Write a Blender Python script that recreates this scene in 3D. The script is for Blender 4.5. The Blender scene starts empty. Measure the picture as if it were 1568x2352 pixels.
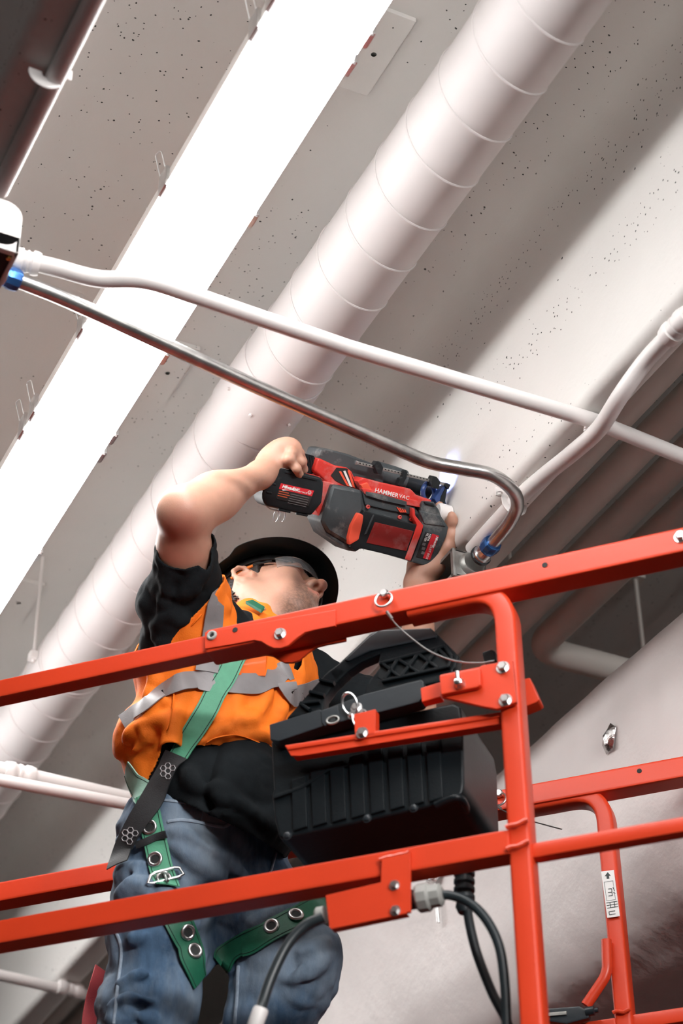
import bpy, bmesh, math, random
import numpy as np
from mathutils import Vector, Matrix, noise as mnoise
from mathutils.bvhtree import BVHTree

random.seed(7)
np.random.seed(7)
S = bpy.context.scene
C = S.collection

# ------------------------------------------------------------------ camera
# world: X across the ceiling beams, Y along them, Z up, metres; lens position fitted to the vanishing points
FPX = 4721.0
PIT, ROL, AZ = math.radians(36.091), math.radians(-0.652), math.radians(26.33)
CAM = np.array([0.0, 0.0, 1.6])
_c, _s, _sa, _ca = math.cos(PIT), math.sin(PIT), math.sin(AZ), math.cos(AZ)
FW = np.array([_c*_sa, _c*_ca, _s])
_R = np.array([_ca, -_sa, 0.0])
_U = np.cross(_R, FW)
RT = math.cos(ROL)*_R + math.sin(ROL)*_U
UP = -math.sin(ROL)*_R + math.cos(ROL)*_U

cam_data = bpy.data.cameras.new('camera')
cam = bpy.data.objects.new('camera', cam_data)
C.objects.link(cam)
cam.matrix_world = Matrix(((RT[0], UP[0], -FW[0], CAM[0]), (RT[1], UP[1], -FW[1], CAM[1]), (RT[2], UP[2], -FW[2], CAM[2]), (0, 0, 0, 1)))
cam_data.sensor_fit = 'VERTICAL'
cam_data.sensor_height = 36.0
cam_data.lens = FPX/2352*36.0
cam_data.clip_start, cam_data.clip_end = 0.05, 200
cam_data.dof.use_dof = True
cam_data.dof.focus_distance = 4.15
cam_data.dof.aperture_fstop = 3.6
S.camera = cam

# ------------------------------------------------------------------ world, lights, exposure
W = bpy.data.worlds.new('world')
S.world = W
W.use_nodes = True
W.node_tree.nodes['Background'].inputs['Color'].default_value = (0.80, 0.90, 1.0, 1)
W.node_tree.nodes['Background'].inputs['Strength'].default_value = 0.03
S.view_settings.view_transform = 'Standard'
S.view_settings.look = 'None'
S.view_settings.gamma = 1.0
S.view_settings.use_curve_mapping = False
S.view_settings.exposure = 0.17
S.cycles.max_bounces = 8
S.cycles.diffuse_bounces = 5

def area(name, loc, tgt, sx, sy, power, col=(1, 1, 1)):
    l = bpy.data.lights.new(name, 'AREA')
    l.shape = 'RECTANGLE'
    l.size, l.size_y, l.energy, l.color = sx, sy, power, col
    o = bpy.data.objects.new(name, l)
    C.objects.link(o)
    o.location = loc
    d = Vector(tgt)-Vector(loc)
    o.rotation_euler = d.to_track_quat('-Z', 'Y').to_euler()
    return o
LAMP_L = 17.5
# two added fill lights, one behind right, one behind the camera; no known source
area('fill_right', (3.85, -2.4, 4.25), (1.8, 2.4, 3.2), 1.1, 0.5, 150, (1, 0.97, 0.94))
area('fill_rear', (1.1, -6.0, 3.98), (1.6, 3.0, 3.5), 2.8, 0.5, 540, (1, 0.98, 0.97))

# ------------------------------------------------------------------ pixels to places
def ray(x, y):
    return FW + RT*((x-784)/FPX) - UP*((y-1176)/FPX)
def at(x, y, d):
    return CAM + ray(x, y)*d
def onz(x, y, h):                      # on the level h above the lens
    r = ray(x, y)
    return CAM + r*(h/r[2])
def onpl(x, y, n, c):
    r = ray(x, y)
    return CAM + r*((c-n@CAM)/(n@r))

# ------------------------------------------------------------------ tags
def tag(o, label=None, cat=None, group=None, kind=None):
    if label: o['label'] = label
    if cat: o['category'] = cat
    if group: o['group'] = group
    if kind: o['kind'] = kind
    return o
def empty(name, loc, label=None, cat=None, group=None, kind=None):
    o = bpy.data.objects.new(name, None)
    o.empty_display_size = 0.05
    C.objects.link(o)
    o.location = Vector(loc)
    return tag(o, label, cat, group, kind)
def setpar(o, p):
    if p is None: return o
    o.parent = p
    # meshes are modelled in world space; only the Empties carry a location
    if p.type == 'EMPTY': o.matrix_parent_inverse = Matrix.Translation(p.location).inverted()
    return o

# ------------------------------------------------------------------ materials
def mat(name, col, rough=0.5, metal=0.0, var=0.0, vscale=8.0, bump=0.0, bscale=40.0, dirt=None, spec=0.5, coat=0.0, stretch=None):
    m = bpy.data.materials.new(name)
    m.use_nodes = True
    nt = m.node_tree
    b = nt.nodes['Principled BSDF']
    b.inputs['Roughness'].default_value = rough
    b.inputs['Metallic'].default_value = metal
    b.inputs['Specular IOR Level'].default_value = spec
    b.inputs['Coat Weight'].default_value = coat
    b.inputs['Base Color'].default_value = (*col, 1)
    L = nt.links.new
    N = nt.nodes.new
    tc = N('ShaderNodeTexCoord')
    src = tc.outputs['Object']
    if stretch:
        mp = N('ShaderNodeMapping')
        mp.inputs['Scale'].default_value = stretch
        L(src, mp.inputs['Vector'])
        src = mp.outputs['Vector']
    cur = None
    if var > 0:
        n = N('ShaderNodeTexNoise')
        n.inputs['Scale'].default_value = vscale
        n.inputs['Detail'].default_value = 6
        L(src, n.inputs['Vector'])
        r = N('ShaderNodeMapRange')
        r.inputs['From Min'].default_value, r.inputs['From Max'].default_value = 0.3, 0.7
        r.inputs['To Min'].default_value, r.inputs['To Max'].default_value = 1-var, 1+var
        L(n.outputs['Fac'], r.inputs['Value'])
        h = N('ShaderNodeHueSaturation')
        h.inputs['Color'].default_value = (*col, 1)
        L(r.outputs['Result'], h.inputs['Value'])
        cur = h.outputs['Color']
        L(cur, b.inputs['Base Color'])
    if dirt:                            # (colour, scale, low, high, amount)
        dc, ds, lo, hi, amt = dirt
        n = N('ShaderNodeTexNoise')
        n.inputs['Scale'].default_value = ds
        n.inputs['Detail'].default_value = 8
        n.inputs['Roughness'].default_value = 0.65
        L(src, n.inputs['Vector'])
        r = N('ShaderNodeMapRange')
        r.inputs['From Min'].default_value, r.inputs['From Max'].default_value = lo, hi
        r.inputs['To Max'].default_value = amt
        L(n.outputs['Fac'], r.inputs['Value'])
        x = N('ShaderNodeMix')
        x.data_type = 'RGBA'
        L(r.outputs['Result'], x.inputs['Factor'])
        if cur: L(cur, x.inputs['A'])
        else: x.inputs['A'].default_value = (*col, 1)
        x.inputs['B'].default_value = (*dc, 1)
        L(x.outputs['Result'], b.inputs['Base Color'])
        cur = x.outputs['Result']
    if bump > 0:
        n = N('ShaderNodeTexNoise')
        n.inputs['Scale'].default_value = bscale
        n.inputs['Detail'].default_value = 5
        L(src, n.inputs['Vector'])
        bp = N('ShaderNodeBump')
        bp.inputs['Strength'].default_value = 1.0
        bp.inputs['Distance'].default_value = bump
        L(n.outputs['Fac'], bp.inputs['Height'])
        L(bp.outputs['Normal'], b.inputs['Normal'])
    return m
def concrete(name, col, holes=1.0):
    """painted cast concrete: flat white paint over bug holes and faint form marks"""
    m = mat(name, col, 0.75, var=0.05, vscale=1.6, bump=0.0006, bscale=70)
    nt = m.node_tree
    N, L = nt.nodes.new, nt.links.new
    b = nt.nodes['Principled BSDF']
    base = b.inputs['Base Color'].links[0].from_socket
    tc = next(n for n in nt.nodes if n.type == 'TEX_COORD')
    wob = N('ShaderNodeTexNoise')
    wob.inputs['Scale'].default_value = 160
    L(tc.outputs['Object'], wob.inputs['Vector'])
    mixv = N('ShaderNodeMix'); mixv.data_type = 'VECTOR'
    mixv.inputs['Factor'].default_value = 0.004
    L(tc.outputs['Object'], mixv.inputs['A']); L(wob.outputs['Color'], mixv.inputs['B'])
    clus = N('ShaderNodeTexNoise')
    clus.inputs['Scale'].default_value = 2.6
    L(tc.outputs['Object'], clus.inputs['Vector'])
    total = None
    for sc, rad, keep in ((34, 0.085, 0.55), (85, 0.16, 0.62), (13, 0.045, 0.55)):
        v = N('ShaderNodeTexVoronoi')
        v.inputs['Scale'].default_value = sc
        L(mixv.outputs['Result'], v.inputs['Vector'])
        sep = N('ShaderNodeSeparateColor')
        L(v.outputs['Color'], sep.inputs['Color'])
        add = N('ShaderNodeMath'); add.operation = 'MULTIPLY_ADD'      # random + clustering
        L(clus.outputs['Fac'], add.inputs[0]); add.inputs[1].default_value = 1.5
        L(sep.outputs['Red'], add.inputs[2])
        mr = N('ShaderNodeMapRange')
        mr.inputs['From Min'].default_value, mr.inputs['From Max'].default_value = keep+0.75, keep+1.05
        mr.inputs['To Max'].default_value = rad*holes
        L(add.outputs[0], mr.inputs['Value'])
        lt = N('ShaderNodeMath'); lt.operation = 'LESS_THAN'
        L(v.outputs['Distance'], lt.inputs[0]); L(mr.outputs['Result'], lt.inputs[1])
        if total is None: total = lt.outputs[0]
        else:
            mx = N('ShaderNodeMath'); mx.operation = 'MAXIMUM'
            L(total, mx.inputs[0]); L(lt.outputs[0], mx.inputs[1]); total = mx.outputs[0]
    x = N('ShaderNodeMix'); x.data_type = 'RGBA'
    L(total, x.inputs['Factor']); L(base, x.inputs['A'])
    x.inputs['B'].default_value = (0.05, 0.055, 0.05, 1)
    L(x.outputs['Result'], b.inputs['Base Color'])
    return m
def emit(name, col, st):
    m = bpy.data.materials.new(name)
    m.use_nodes = True
    nt = m.node_tree
    nt.nodes.remove(nt.nodes['Principled BSDF'])
    e = nt.nodes.new('ShaderNodeEmission')
    e.inputs['Color'].default_value = (*col, 1)
    e.inputs['Strength'].default_value = st
    nt.links.new(e.outputs[0], nt.nodes['Material Output'].inputs['Surface'])
    return m

M = {}
M['concrete'] = concrete('painted concrete', (0.68, 0.665, 0.64))
M['white'] = mat('white paint', (0.74, 0.71, 0.695), 0.42, var=0.04, vscale=6, bump=0.0004, bscale=30)
M['duct'] = mat('white duct paint', (0.62, 0.585, 0.575), 0.62, var=0.03, vscale=4, bump=0.0007, bscale=12)
M['mastic'] = mat('white mastic on insulation', (0.88, 0.84, 0.82), 0.5, var=0.05, vscale=3, bump=0.006, bscale=11)
M['greypipe'] = mat('white painted pipe in the far bay', (0.70, 0.65, 0.60), 0.5, var=0.06, vscale=5, bump=0.0005, bscale=25)
M['lens'] = emit('glowing acrylic lens', (1.0, 0.985, 0.975), LAMP_L)
M['steel'] = mat('galvanised steel', (0.50, 0.50, 0.49), 0.30, 0.95, var=0.22, vscale=30, bump=0.0003, bscale=60, stretch=(1, 1, 1))
M['zinc'] = mat('zinc plated steel', (0.68, 0.68, 0.68), 0.28, 1.0, var=0.1, vscale=60)
M['cast'] = mat('raw cast aluminium', (0.36, 0.36, 0.34), 0.48, 0.8, var=0.12, vscale=60, bump=0.0004, bscale=180)
M['blue'] = mat('blue plated fitting', (0.05, 0.16, 0.45), 0.25, 0.75, var=0.25, vscale=50)
M['dark'] = mat('painted hole shade', (0.012, 0.014, 0.014), 0.7)  # near-black colour painting the shade inside holes and boxes
M['red'] = mat('red orange lift paint', (0.66, 0.050, 0.014), 0.36, var=0.06, vscale=5, bump=0.00025, bscale=45, spec=0.4)
M['redweld'] = mat('red orange paint over weld', (0.68, 0.060, 0.02), 0.3, var=0.1, vscale=60, bump=0.0012, bscale=120)
M['black'] = mat('black plastic', (0.005, 0.008, 0.010), 0.38, var=0.15, vscale=12, bump=0.0003, bscale=220, spec=0.28)
M['blacksteel'] = mat('black painted steel', (0.016, 0.022, 0.027), 0.38, var=0.12, vscale=14, bump=0.0003, bscale=60)
M['rubber'] = mat('black rubber cable', (0.018, 0.026, 0.030), 0.38, var=0.1, vscale=30)
M['greyplastic'] = mat('grey plastic gland', (0.33, 0.33, 0.31), 0.5, var=0.06, vscale=40)
M['foil'] = mat('crumpled foil', (0.80, 0.79, 0.78), 0.22, 1.0, var=0.25, vscale=60, bump=0.004, bscale=90)
M['floor'] = mat('concrete floor', (0.03, 0.029, 0.028), 0.8, var=0.12, vscale=2, bump=0.0008, bscale=20)
M['farwall'] = mat('painted block wall', (0.10, 0.105, 0.10), 0.8, var=0.08, vscale=2, bump=0.002, bscale=12)

# ------------------------------------------------------------------ mesh helpers
def link(name, me, m=None, par=None, smooth=None):
    o = bpy.data.objects.new(name, me)
    C.objects.link(o)
    if m is not None: me.materials.append(m)
    if smooth is not None:
        for p in me.polygons: p.use_smooth = True
        if smooth < 180:
            me.set_sharp_from_angle(angle=math.radians(smooth))
    if par is not None: setpar(o, par)
    return o
class MB:
    """collects vertices and faces of ONE mesh object"""
    def __init__(s):
        s.v, s.f = [], []
    def add(s, vs, fs):
        o = len(s.v)
        s.v += [tuple(float(c) for c in v) for v in vs]
        s.f += [tuple(i+o for i in f) for f in fs]
        return s
    def box8(s, p):
        return s.add(p, [(0, 3, 2, 1), (4, 5, 6, 7), (0, 1, 5, 4), (1, 2, 6, 5), (2, 3, 7, 6), (3, 0, 4, 7)])
    def box(s, a, b):
        (x0, y0, z0), (x1, y1, z1) = a, b
        return s.box8([(x0, y0, z0), (x1, y0, z0), (x1, y1, z0), (x0, y1, z0), (x0, y0, z1), (x1, y0, z1), (x1, y1, z1), (x0, y1, z1)])
    def sweep(s, path, prof, up=(0, 0, 1), caps=True, closed=False, scale=None):
        """path: points; prof: 2-D outline (counter-clockwise)"""
        P = [np.array(p, float) for p in path]
        n, k = len(P), len(prof)
        rings = []
        upv = np.array(up, float)
        for i in range(n):
            if closed: t = P[(i+1) % n]-P[i-1]
            elif i == 0: t = P[1]-P[0]
            elif i == n-1: t = P[-1]-P[-2]
            else:
                a, b = P[i]-P[i-1], P[i+1]-P[i]
                t = a/np.linalg.norm(a)+b/np.linalg.norm(b)
            t = t/np.linalg.norm(t)
            x = np.cross(upv, t)
            if np.linalg.norm(x) < 1e-4: x = np.cross((1, 0, 0.3), t)
            x /= np.linalg.norm(x)
            y = np.cross(t, x)
            sc = 1 if scale is None else scale[i]
            rings.append([P[i]+x*a*sc+y*b*sc for a, b in prof])
        vs = [p for r in rings for p in r]
        fs = []
        m = n if closed else n-1
        for i in range(m):
            for j in range(k):
                j2, i2 = (j+1) % k, (i+1) % n
                fs.append((i*k+j, i*k+j2, i2*k+j2, i2*k+j))
        if caps and not closed:
            fs.append(tuple(range(k))[::-1])
            fs.append(tuple((n-1)*k+j for j in range(k)))
        return s.add(vs, fs)
    def tube(s, path, r, k=16, up=(0, 0, 1), caps=True, closed=False, scale=None):
        return s.sweep(path, [(r*math.cos(2*math.pi*i/k), r*math.sin(2*math.pi*i/k)) for i in range(k)], up, caps, closed, scale)
    def lathe(s, p0, axis, prof, k=24, caps=True):
        """prof: (distance along axis, radius)"""
        p0 = np.array(p0, float); ax = np.array(axis, float); ax /= np.linalg.norm(ax)
        x = np.cross(ax, (0, 0, 1) if abs(ax[2]) < 0.9 else (1, 0, 0)); x /= np.linalg.norm(x)
        y = np.cross(ax, x)
        vs, fs = [], []
        for d, r in prof:
            for i in range(k):
                a = 2*math.pi*i/k
                vs.append(p0+ax*d+(x*math.cos(a)+y*math.sin(a))*r)
        for q in range(len(prof)-1):
            for i in range(k):
                fs.append((q*k+i, q*k+(i+1) % k, (q+1)*k+(i+1) % k, (q+1)*k+i))
        if caps:
            fs.append(tuple(range(k))[::-1]); fs.append(tuple((len(prof)-1)*k+i for i in range(k)))
        return s.add(vs, fs)
    def prism(s, pts, vec, taper=None):
        """closed outline of 3-D points pushed along vec"""
        n = len(pts)
        P = [np.array(p, float) for p in pts]; vec = np.array(vec, float)
        Q = [p+vec for p in P]
        if taper is not None:
            c = sum(Q)/n
            Q = [c+(q-c)*taper for q in Q]
        return s.add(P+Q, [tuple(range(n)), tuple(range(2*n-1, n-1, -1))]+[(i, i+n, (i+1) % n+n, (i+1) % n) for i in range(n)])
    def mesh(s, name, bevel=0.0, seg=2, angle=30):
        me = bpy.data.meshes.new(name)
        me.from_pydata(s.v, [], s.f)
        bm = bmesh.new(); bm.from_mesh(me)
        bmesh.ops.recalc_face_normals(bm, faces=bm.faces)
        if bevel > 0:
            ed = [e for e in bm.edges if len(e.link_faces) == 2 and e.calc_face_angle(0) > math.radians(angle)]
            bmesh.ops.bevel(bm, geom=ed, offset=bevel, segments=seg, profile=0.6, affect='EDGES', clamp_overlap=True)
        bm.to_mesh(me); bm.free()
        return me
    def build(s, name, m, par=None, bevel=0.0, seg=2, smooth=40):
        o = link(name, s.mesh(name, bevel, seg), m, par, smooth)
        if bevel > 0:                  # big faces stay flat, only the bevels are round
            w = o.modifiers.new('normals', 'WEIGHTED_NORMAL')
            w.keep_sharp, w.weight = True, 90
        return o

def fillet(pts, r, n=8):
    P = [np.array(p, float) for p in pts]
    out = [P[0]]
    for i in range(1, len(P)-1):
        rr = r[i-1] if isinstance(r, (list, tuple)) else r
        a, b = P[i-1]-P[i], P[i+1]-P[i]
        la, lb = np.linalg.norm(a), np.linalg.norm(b)
        a, b = a/la, b/lb
        ang = math.acos(max(-1, min(1, float(a@b))))
        d = min(rr/math.tan(ang/2) if ang < math.pi-1e-3 else 0, la*0.49, lb*0.49)
        if d < 1e-5:
            out.append(P[i]); continue
        p0, p1 = P[i]+a*d, P[i]+b*d
        for k in range(n+1):
            t = k/n
            out.append(p0*(1-t)**2+P[i]*2*t*(1-t)+p1*t*t)
    out.append(P[-1])
    return out
def spline(pts, n=8):
    """Catmull-Rom through the points"""
    P = [np.array(p, float) for p in pts]
    P = [2*P[0]-P[1]]+P+[2*P[-1]-P[-2]]
    out = []
    for i in range(1, len(P)-2):
        for k in range(n):
            t = k/n
            out.append(0.5*((2*P[i])+(P[i+1]-P[i-1])*t+(2*P[i-1]-5*P[i]+4*P[i+1]-P[i+2])*t*t+(3*P[i]-P[i-1]-3*P[i+1]+P[i+2])*t**3))
    out.append(P[-2])
    return out
def rrect(w, h, r, n=4):
    o = []
    for cx, cy, a0 in ((w/2-r, h/2-r, 0), (-w/2+r, h/2-r, 90), (-w/2+r, -h/2+r, 180), (w/2-r, -h/2+r, 270)):
        for k in range(n+1):
            a = math.radians(a0+90*k/n)
            o.append((cx+r*math.cos(a), cy+r*math.sin(a)))
    return o
def hexbolt(p, ax, r, h):
    """hex head with a washer and a small dome"""
    mb = MB()
    mb.lathe(p, ax, [(0, r*1.35), (h*0.25, r*1.35), (h*0.25, r*0.6)], 20)
    mb.lathe(np.array(p)+np.array(ax)*h*0.2, ax, [(0, r), (h*0.8, r), (h, r*0.8)], 6)
    return mb
def textmesh(txt, size, bold=False, extrude=0.0003, align='LEFT', shear=0.0, space=1.0):
    cu = bpy.data.curves.new('text', 'FONT')
    cu.body, cu.size, cu.align_x, cu.align_y = txt, size, align, 'CENTER'
    cu.extrude, cu.shear, cu.space_character = extrude, shear, space
    cu.resolution_u = 3
    if bold: cu.offset = size*0.018
    o = bpy.data.objects.new('text', cu)
    C.objects.link(o)
    dg = bpy.context.evaluated_depsgraph_get()
    me = bpy.data.meshes.new_from_object(o.evaluated_get(dg))
    bpy.data.objects.remove(o)
    return me
def puttext(name, txt, size, org, xdir, ydir, m, par, **kw):
    """flat lettering: org is the left middle, xdir reading direction, ydir up"""
    me = textmesh(txt, size, **kw)
    x = np.array(xdir, float); x /= np.linalg.norm(x)
    y = np.array(ydir, float); y = y-x*(x@y); y /= np.linalg.norm(y)
    z = np.cross(x, y)
    me.transform(Matrix(((x[0], y[0], z[0], org[0]), (x[1], y[1], z[1], org[1]), (x[2], y[2], z[2], org[2]), (0, 0, 0, 1))))
    return link(name, me, m, par)

# ================================================================== the setting
Z0 = 1.6                                # lens height; "h" below is height above the lens
HS, HB = 3.15, 2.46                     # slab soffit and beam soffit
Y0, Y1 = -4.0, 13.0
ceiling = MB().box((-9, Y0, Z0+HS), (9, Y1, Z0+HS+0.12)).build('ceiling', M['concrete'])
tag(ceiling, 'white painted concrete ceiling slab between the beams', None, None, 'structure')
def beam_profile(xr):
    """double-tee stem, left face slightly raked, filleted into the slab; xr = left face at the soffit"""
    p = []
    def arc(cx, cz, r, a0, a1, n=6):
        for k in range(n+1):
            a = math.radians(a0+(a1-a0)*k/n)
            p.append((cx+r*math.cos(a), cz+r*math.sin(a)))
    xt = xr-0.032
    r = 0.085
    p.append((xt-r, HS+0.01))
    arc(xt-r, HS-r, r, 90, 2)
    arc(xr+0.022, HB+0.022, 0.022, 182, 270)
    arc(xr+0.085-0.022, HB+0.022, 0.022, 270, 358)
    arc(xr+0.085+0.032+r, HS-r, r, 178, 90)
    p.append((xr+0.085+0.032+r, HS+0.01))
    return p
for k in range(-5, 6):
    xr = 1.757+1.30*k if k != -1 else 0.505
    b = MB()
    b.prism([(x, Y0, Z0+h) for x, h in beam_profile(xr)], (0, Y1-Y0, 0))
    o = b.build('beam', M['concrete'], ceiling, smooth=40)
    o['kind'] = 'structure'
# weld plates cast into the slab on both sides of the light
for i in range(6):
    y = 2.335+1.088*(i-1)
    pl = MB().box((1.135, y, Z0+HS-0.011), (1.331, y+0.215, Z0+HS+0.004)).build('weld_plate', M['concrete'], ceiling, bevel=0.002)
    pl['kind'] = 'structure'
    for (dx, dy) in ((0.118, 0.055), (0.118, 0.165), (0.158, 0.11)):
        MB().lathe((1.135+dx, y+dy, Z0+HS-0.006), (0, 0, -1), [(0, 0.0095), (0.003, 0.009), (0.005, 0.006)], 12).build('plate_stud', M['concrete'], pl)
tag(MB().box((-9, Y0, -0.1), (9, Y1, 0)).build('floor', M['floor']), 'grey concrete floor far below the lift', None, None, 'structure')
tag(MB().box((-9, Y1, 0), (9, Y1+0.2, Z0+HS+0.1)).build('wall_back', M['farwall']), 'grey block wall at the far end of the hall', None, None, 'structure')
tag(MB().box((9, Y0, 0), (9.2, Y1, Z0+HS+0.1)).build('wall_right', M['farwall']), 'grey block wall on the right side of the hall', None, None, 'structure')

# ------------------------------------------------------------------ long linear light, in 1.2 m fixtures end to end
XL = 1.0
def light(y0, ln, label):
    t = empty('ceiling_light', (XL, y0, Z0+2.74), label, 'light', 'linear ceiling lights in one row')
    hb = MB()
    hb.prism([(XL+a, y0, Z0+b) for a, b in ((-0.087, 2.728), (-0.087, 2.742), (-0.070, 2.785), (0.070, 2.785), (0.087, 2.742), (0.087, 2.728))], (0, ln, 0))
    h = hb.build('housing', M['white'], t, bevel=0.002)
    lb = MB()
    lp = [(-0.081, 2.7275), (-0.082, 2.69), (-0.076, 2.670), (-0.062, 2.661), (0, 2.658), (0.062, 2.661), (0.074, 2.670), (0.079, 2.69), (0.081, 2.7275)]
    lb.prism([(XL+a, y0+0.004, Z0+b) for a, b in lp], (0, ln-0.008, 0))
    lb.build('diffuser', M['lens'], t, smooth=50)
    g = MB()
    for s in (-1, 1):
        g.box((XL+s*0.0845-0.0035, y0, Z0+2.715), (XL+s*0.0845+0.0035, y0+ln, Z0+2.7285))
    g.build('gasket_rim', M['white'], t, bevel=0.001)
    for y in (0.03, 0.44, 0.88, 1.17):
        for s in (-1, 1):
            c = MB()
            c.box((XL+s*0.091-0.004, y0+y, Z0+2.698), (XL+s*0.091+0.004, y0+y+0.036, Z0+2.748))
            c.box((XL+s*0.083-0.009, y0+y+0.002, Z0+2.694), (XL+s*0.083+0.009, y0+y+0.034, Z0+2.700))
            l = c.build('latch', M['zinc'], t, bevel=0.0015)
            w = fillet([(XL+s*0.095, y0+y+0.004, Z0+2.745), (XL+s*0.108, y0+y-0.005, Z0+2.775), (XL+s*0.112, y0+y+0.014, Z0+2.778), (XL+s*0.095, y0+y+0.030, Z0+2.745)], 0.006, 4)
            MB().tube(w, 0.0012, 8).build('wire_bail', M['zinc'], l)
    for y in (0.3, 0.95):
        MB().tube([(XL+0.05, y0+y, Z0+2.78), (XL+0.05, y0+y, Z0+HS)], 0.003, 8).build('hanger', M['white'], t)
    return t
for i, (y, lb_) in enumerate(((-0.32, 'bright linear ceiling light starting the row above the photographer'), (0.89, 'bright linear ceiling light at the top edge beside the weld plate'),
                        (2.1, 'bright linear ceiling light with wire latches above the conduit crossing'), (3.31, 'bright linear ceiling light beyond the conduits, left of the worker'),
                        (4.52, 'bright linear ceiling light ending the row past the left edge'))):
    light(y, 1.205, lb_)

# ------------------------------------------------------------------ spiral duct
DX, DH, DR = 1.386, 2.84, 0.0935
duct = empty('spiral_duct', (DX, 2, Z0+DH), 'white round spiral duct running beside the bright light', 'duct')
prof = [(DR*math.cos(2*math.pi*i/48), DR*math.sin(2*math.pi*i/48)) for i in range(48)]
MB().sweep([(DX, y, Z0+DH) for y in np.linspace(-3, 12, 40)], prof).build('duct_body', M['duct'], duct, smooth=60)
bead = []
pitch, y_a, y_b = 0.1277, 0.4, 9.0
nturn = int((y_b-y_a)/pitch)
for k in range(nturn*40+1):
    a = 2*math.pi*k/40
    bead.append((DX-(DR+0.0002)*math.cos(a), y_a+0.007+pitch*k/40, Z0+DH-(DR+0.0002)*math.sin(a)))
MB().tube(bead, 0.0026, 6, up=(0, 1, 0)).build('seam', M['duct'], duct)
cp = MB().sweep([(DX, y, Z0+DH) for y in np.linspace(3.06, 3.24, 8)], [(a*1.035, b*1.035) for a, b in prof])
cpo = cp.build('coupling_sleeve', M['duct'], duct, bevel=0.001)
for a in (200, 245, 300):
    ca, sa = math.cos(math.radians(a)), math.sin(math.radians(a))
    p = np.array((DX+DR*1.035*ca, 3.15, Z0+DH+DR*1.035*sa))
    hexbolt(p-np.array((ca, 0, sa))*0.001, (ca, 0, sa), 0.004, 0.005).build('screw', M['duct'], cpo)
for y in (0.6, 4.4, 7.0):
    st = MB().sweep([(DX, y-0.015, Z0+DH), (DX, y+0.015, Z0+DH)], [(a*1.02, b*1.02) for a, b in prof]).build('strap', M['duct'], duct)
    MB().tube([(DX-DR-0.008, y, Z0+DH-0.02), (DX-DR-0.008, y, Z0+HS)], 0.0045, 8).build('hanger_rod', M['white'], st)
    MB().box((DX-DR-0.02, y-0.014, Z0+DH-0.012), (DX-DR+0.006, y+0.014, Z0+DH+0.010)).build('lug', M['white'], st, bevel=0.002)

# ------------------------------------------------------------------ conduits
def strap_at(p, axis, R, par, m):
    """one-hole strap: half ring, foot and screw; axis = direction of the pipe (horizontal)"""
    ax = np.array(axis, float); ax /= np.linalg.norm(ax)
    sd = np.cross(ax, (0, 0, 1)); p = np.array(p, float)
    pts = [p+sd*(R+0.026)+np.array((0, 0, R+0.001))]
    pts.append(p+sd*(R+0.006)+np.array((0, 0, R+0.001)))
    for a in np.linspace(20, 190, 12):
        pts.append(p+(sd*math.cos(math.radians(a))-np.array((0, 0, 1))*math.sin(math.radians(a)))*(R+0.0018))
    s = MB().sweep(pts, rrect(0.022, 0.003, 0.001, 2), up=ax).build('strap', m, par, smooth=50)
    hexbolt(p+sd*(R+0.017)+np.array((0, 0, R)), (0, 0, -1), 0.0055, 0.006).build('strap_screw', m, s)
    return s
def coupling(p, axis, R, par, m, ln=0.05):
    ax = np.array(axis, float); ax /= np.linalg.norm(ax)
    q = np.array(p, float)-ax*ln/2
    c = MB().lathe(q, ax, [(0, R+0.001), (0, R+0.004), (ln*0.16, R+0.0065), (ln*0.30, R+0.0065), (ln*0.34, R+0.003), (ln*0.44, R+0.003), (ln*0.46, R+0.005), (ln*0.54, R+0.005), (ln*0.56, R+0.003), (ln*0.66, R+0.003), (ln*0.70, R+0.0065), (ln*0.84, R+0.0065), (ln, R+0.004), (ln, R+0.001)], 20).build('coupling', m, par, smooth=50)
    return c
R1 = 0.0155
h1 = HB-R1-0.001
cw = tag(empty('conduit', onz(784, 800, h1)), 'white conduit crossing under the bright light and strapped to the beam', 'conduit', 'surface conduits on the ceiling')
p1 = [onz(20, 590, h1), onz(120, 613, h1-0.004), onz(225, 640, h1-0.01), onz(335, 645, h1-0.01), onz(455, 682, h1-0.004), onz(800, 799, h1), onz(1359, 965, h1), onz(1568, 1049, h1), onz(1690, 1097, h1)]
# the straight stretch runs square to the beams
MB().tube(spline(p1[:5], 8)[:-1]+[p1[4]]+p1[5:], R1, 20).build('pipe', M['white'], cw)
coupling(onz(62, 601, h1), p1[1]-p1[0], R1, cw, M['white'], 0.045)
strap_at(onz(1372, 971, h1), -(p1[7]-p1[6]), R1, cw, M['white'])

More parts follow.
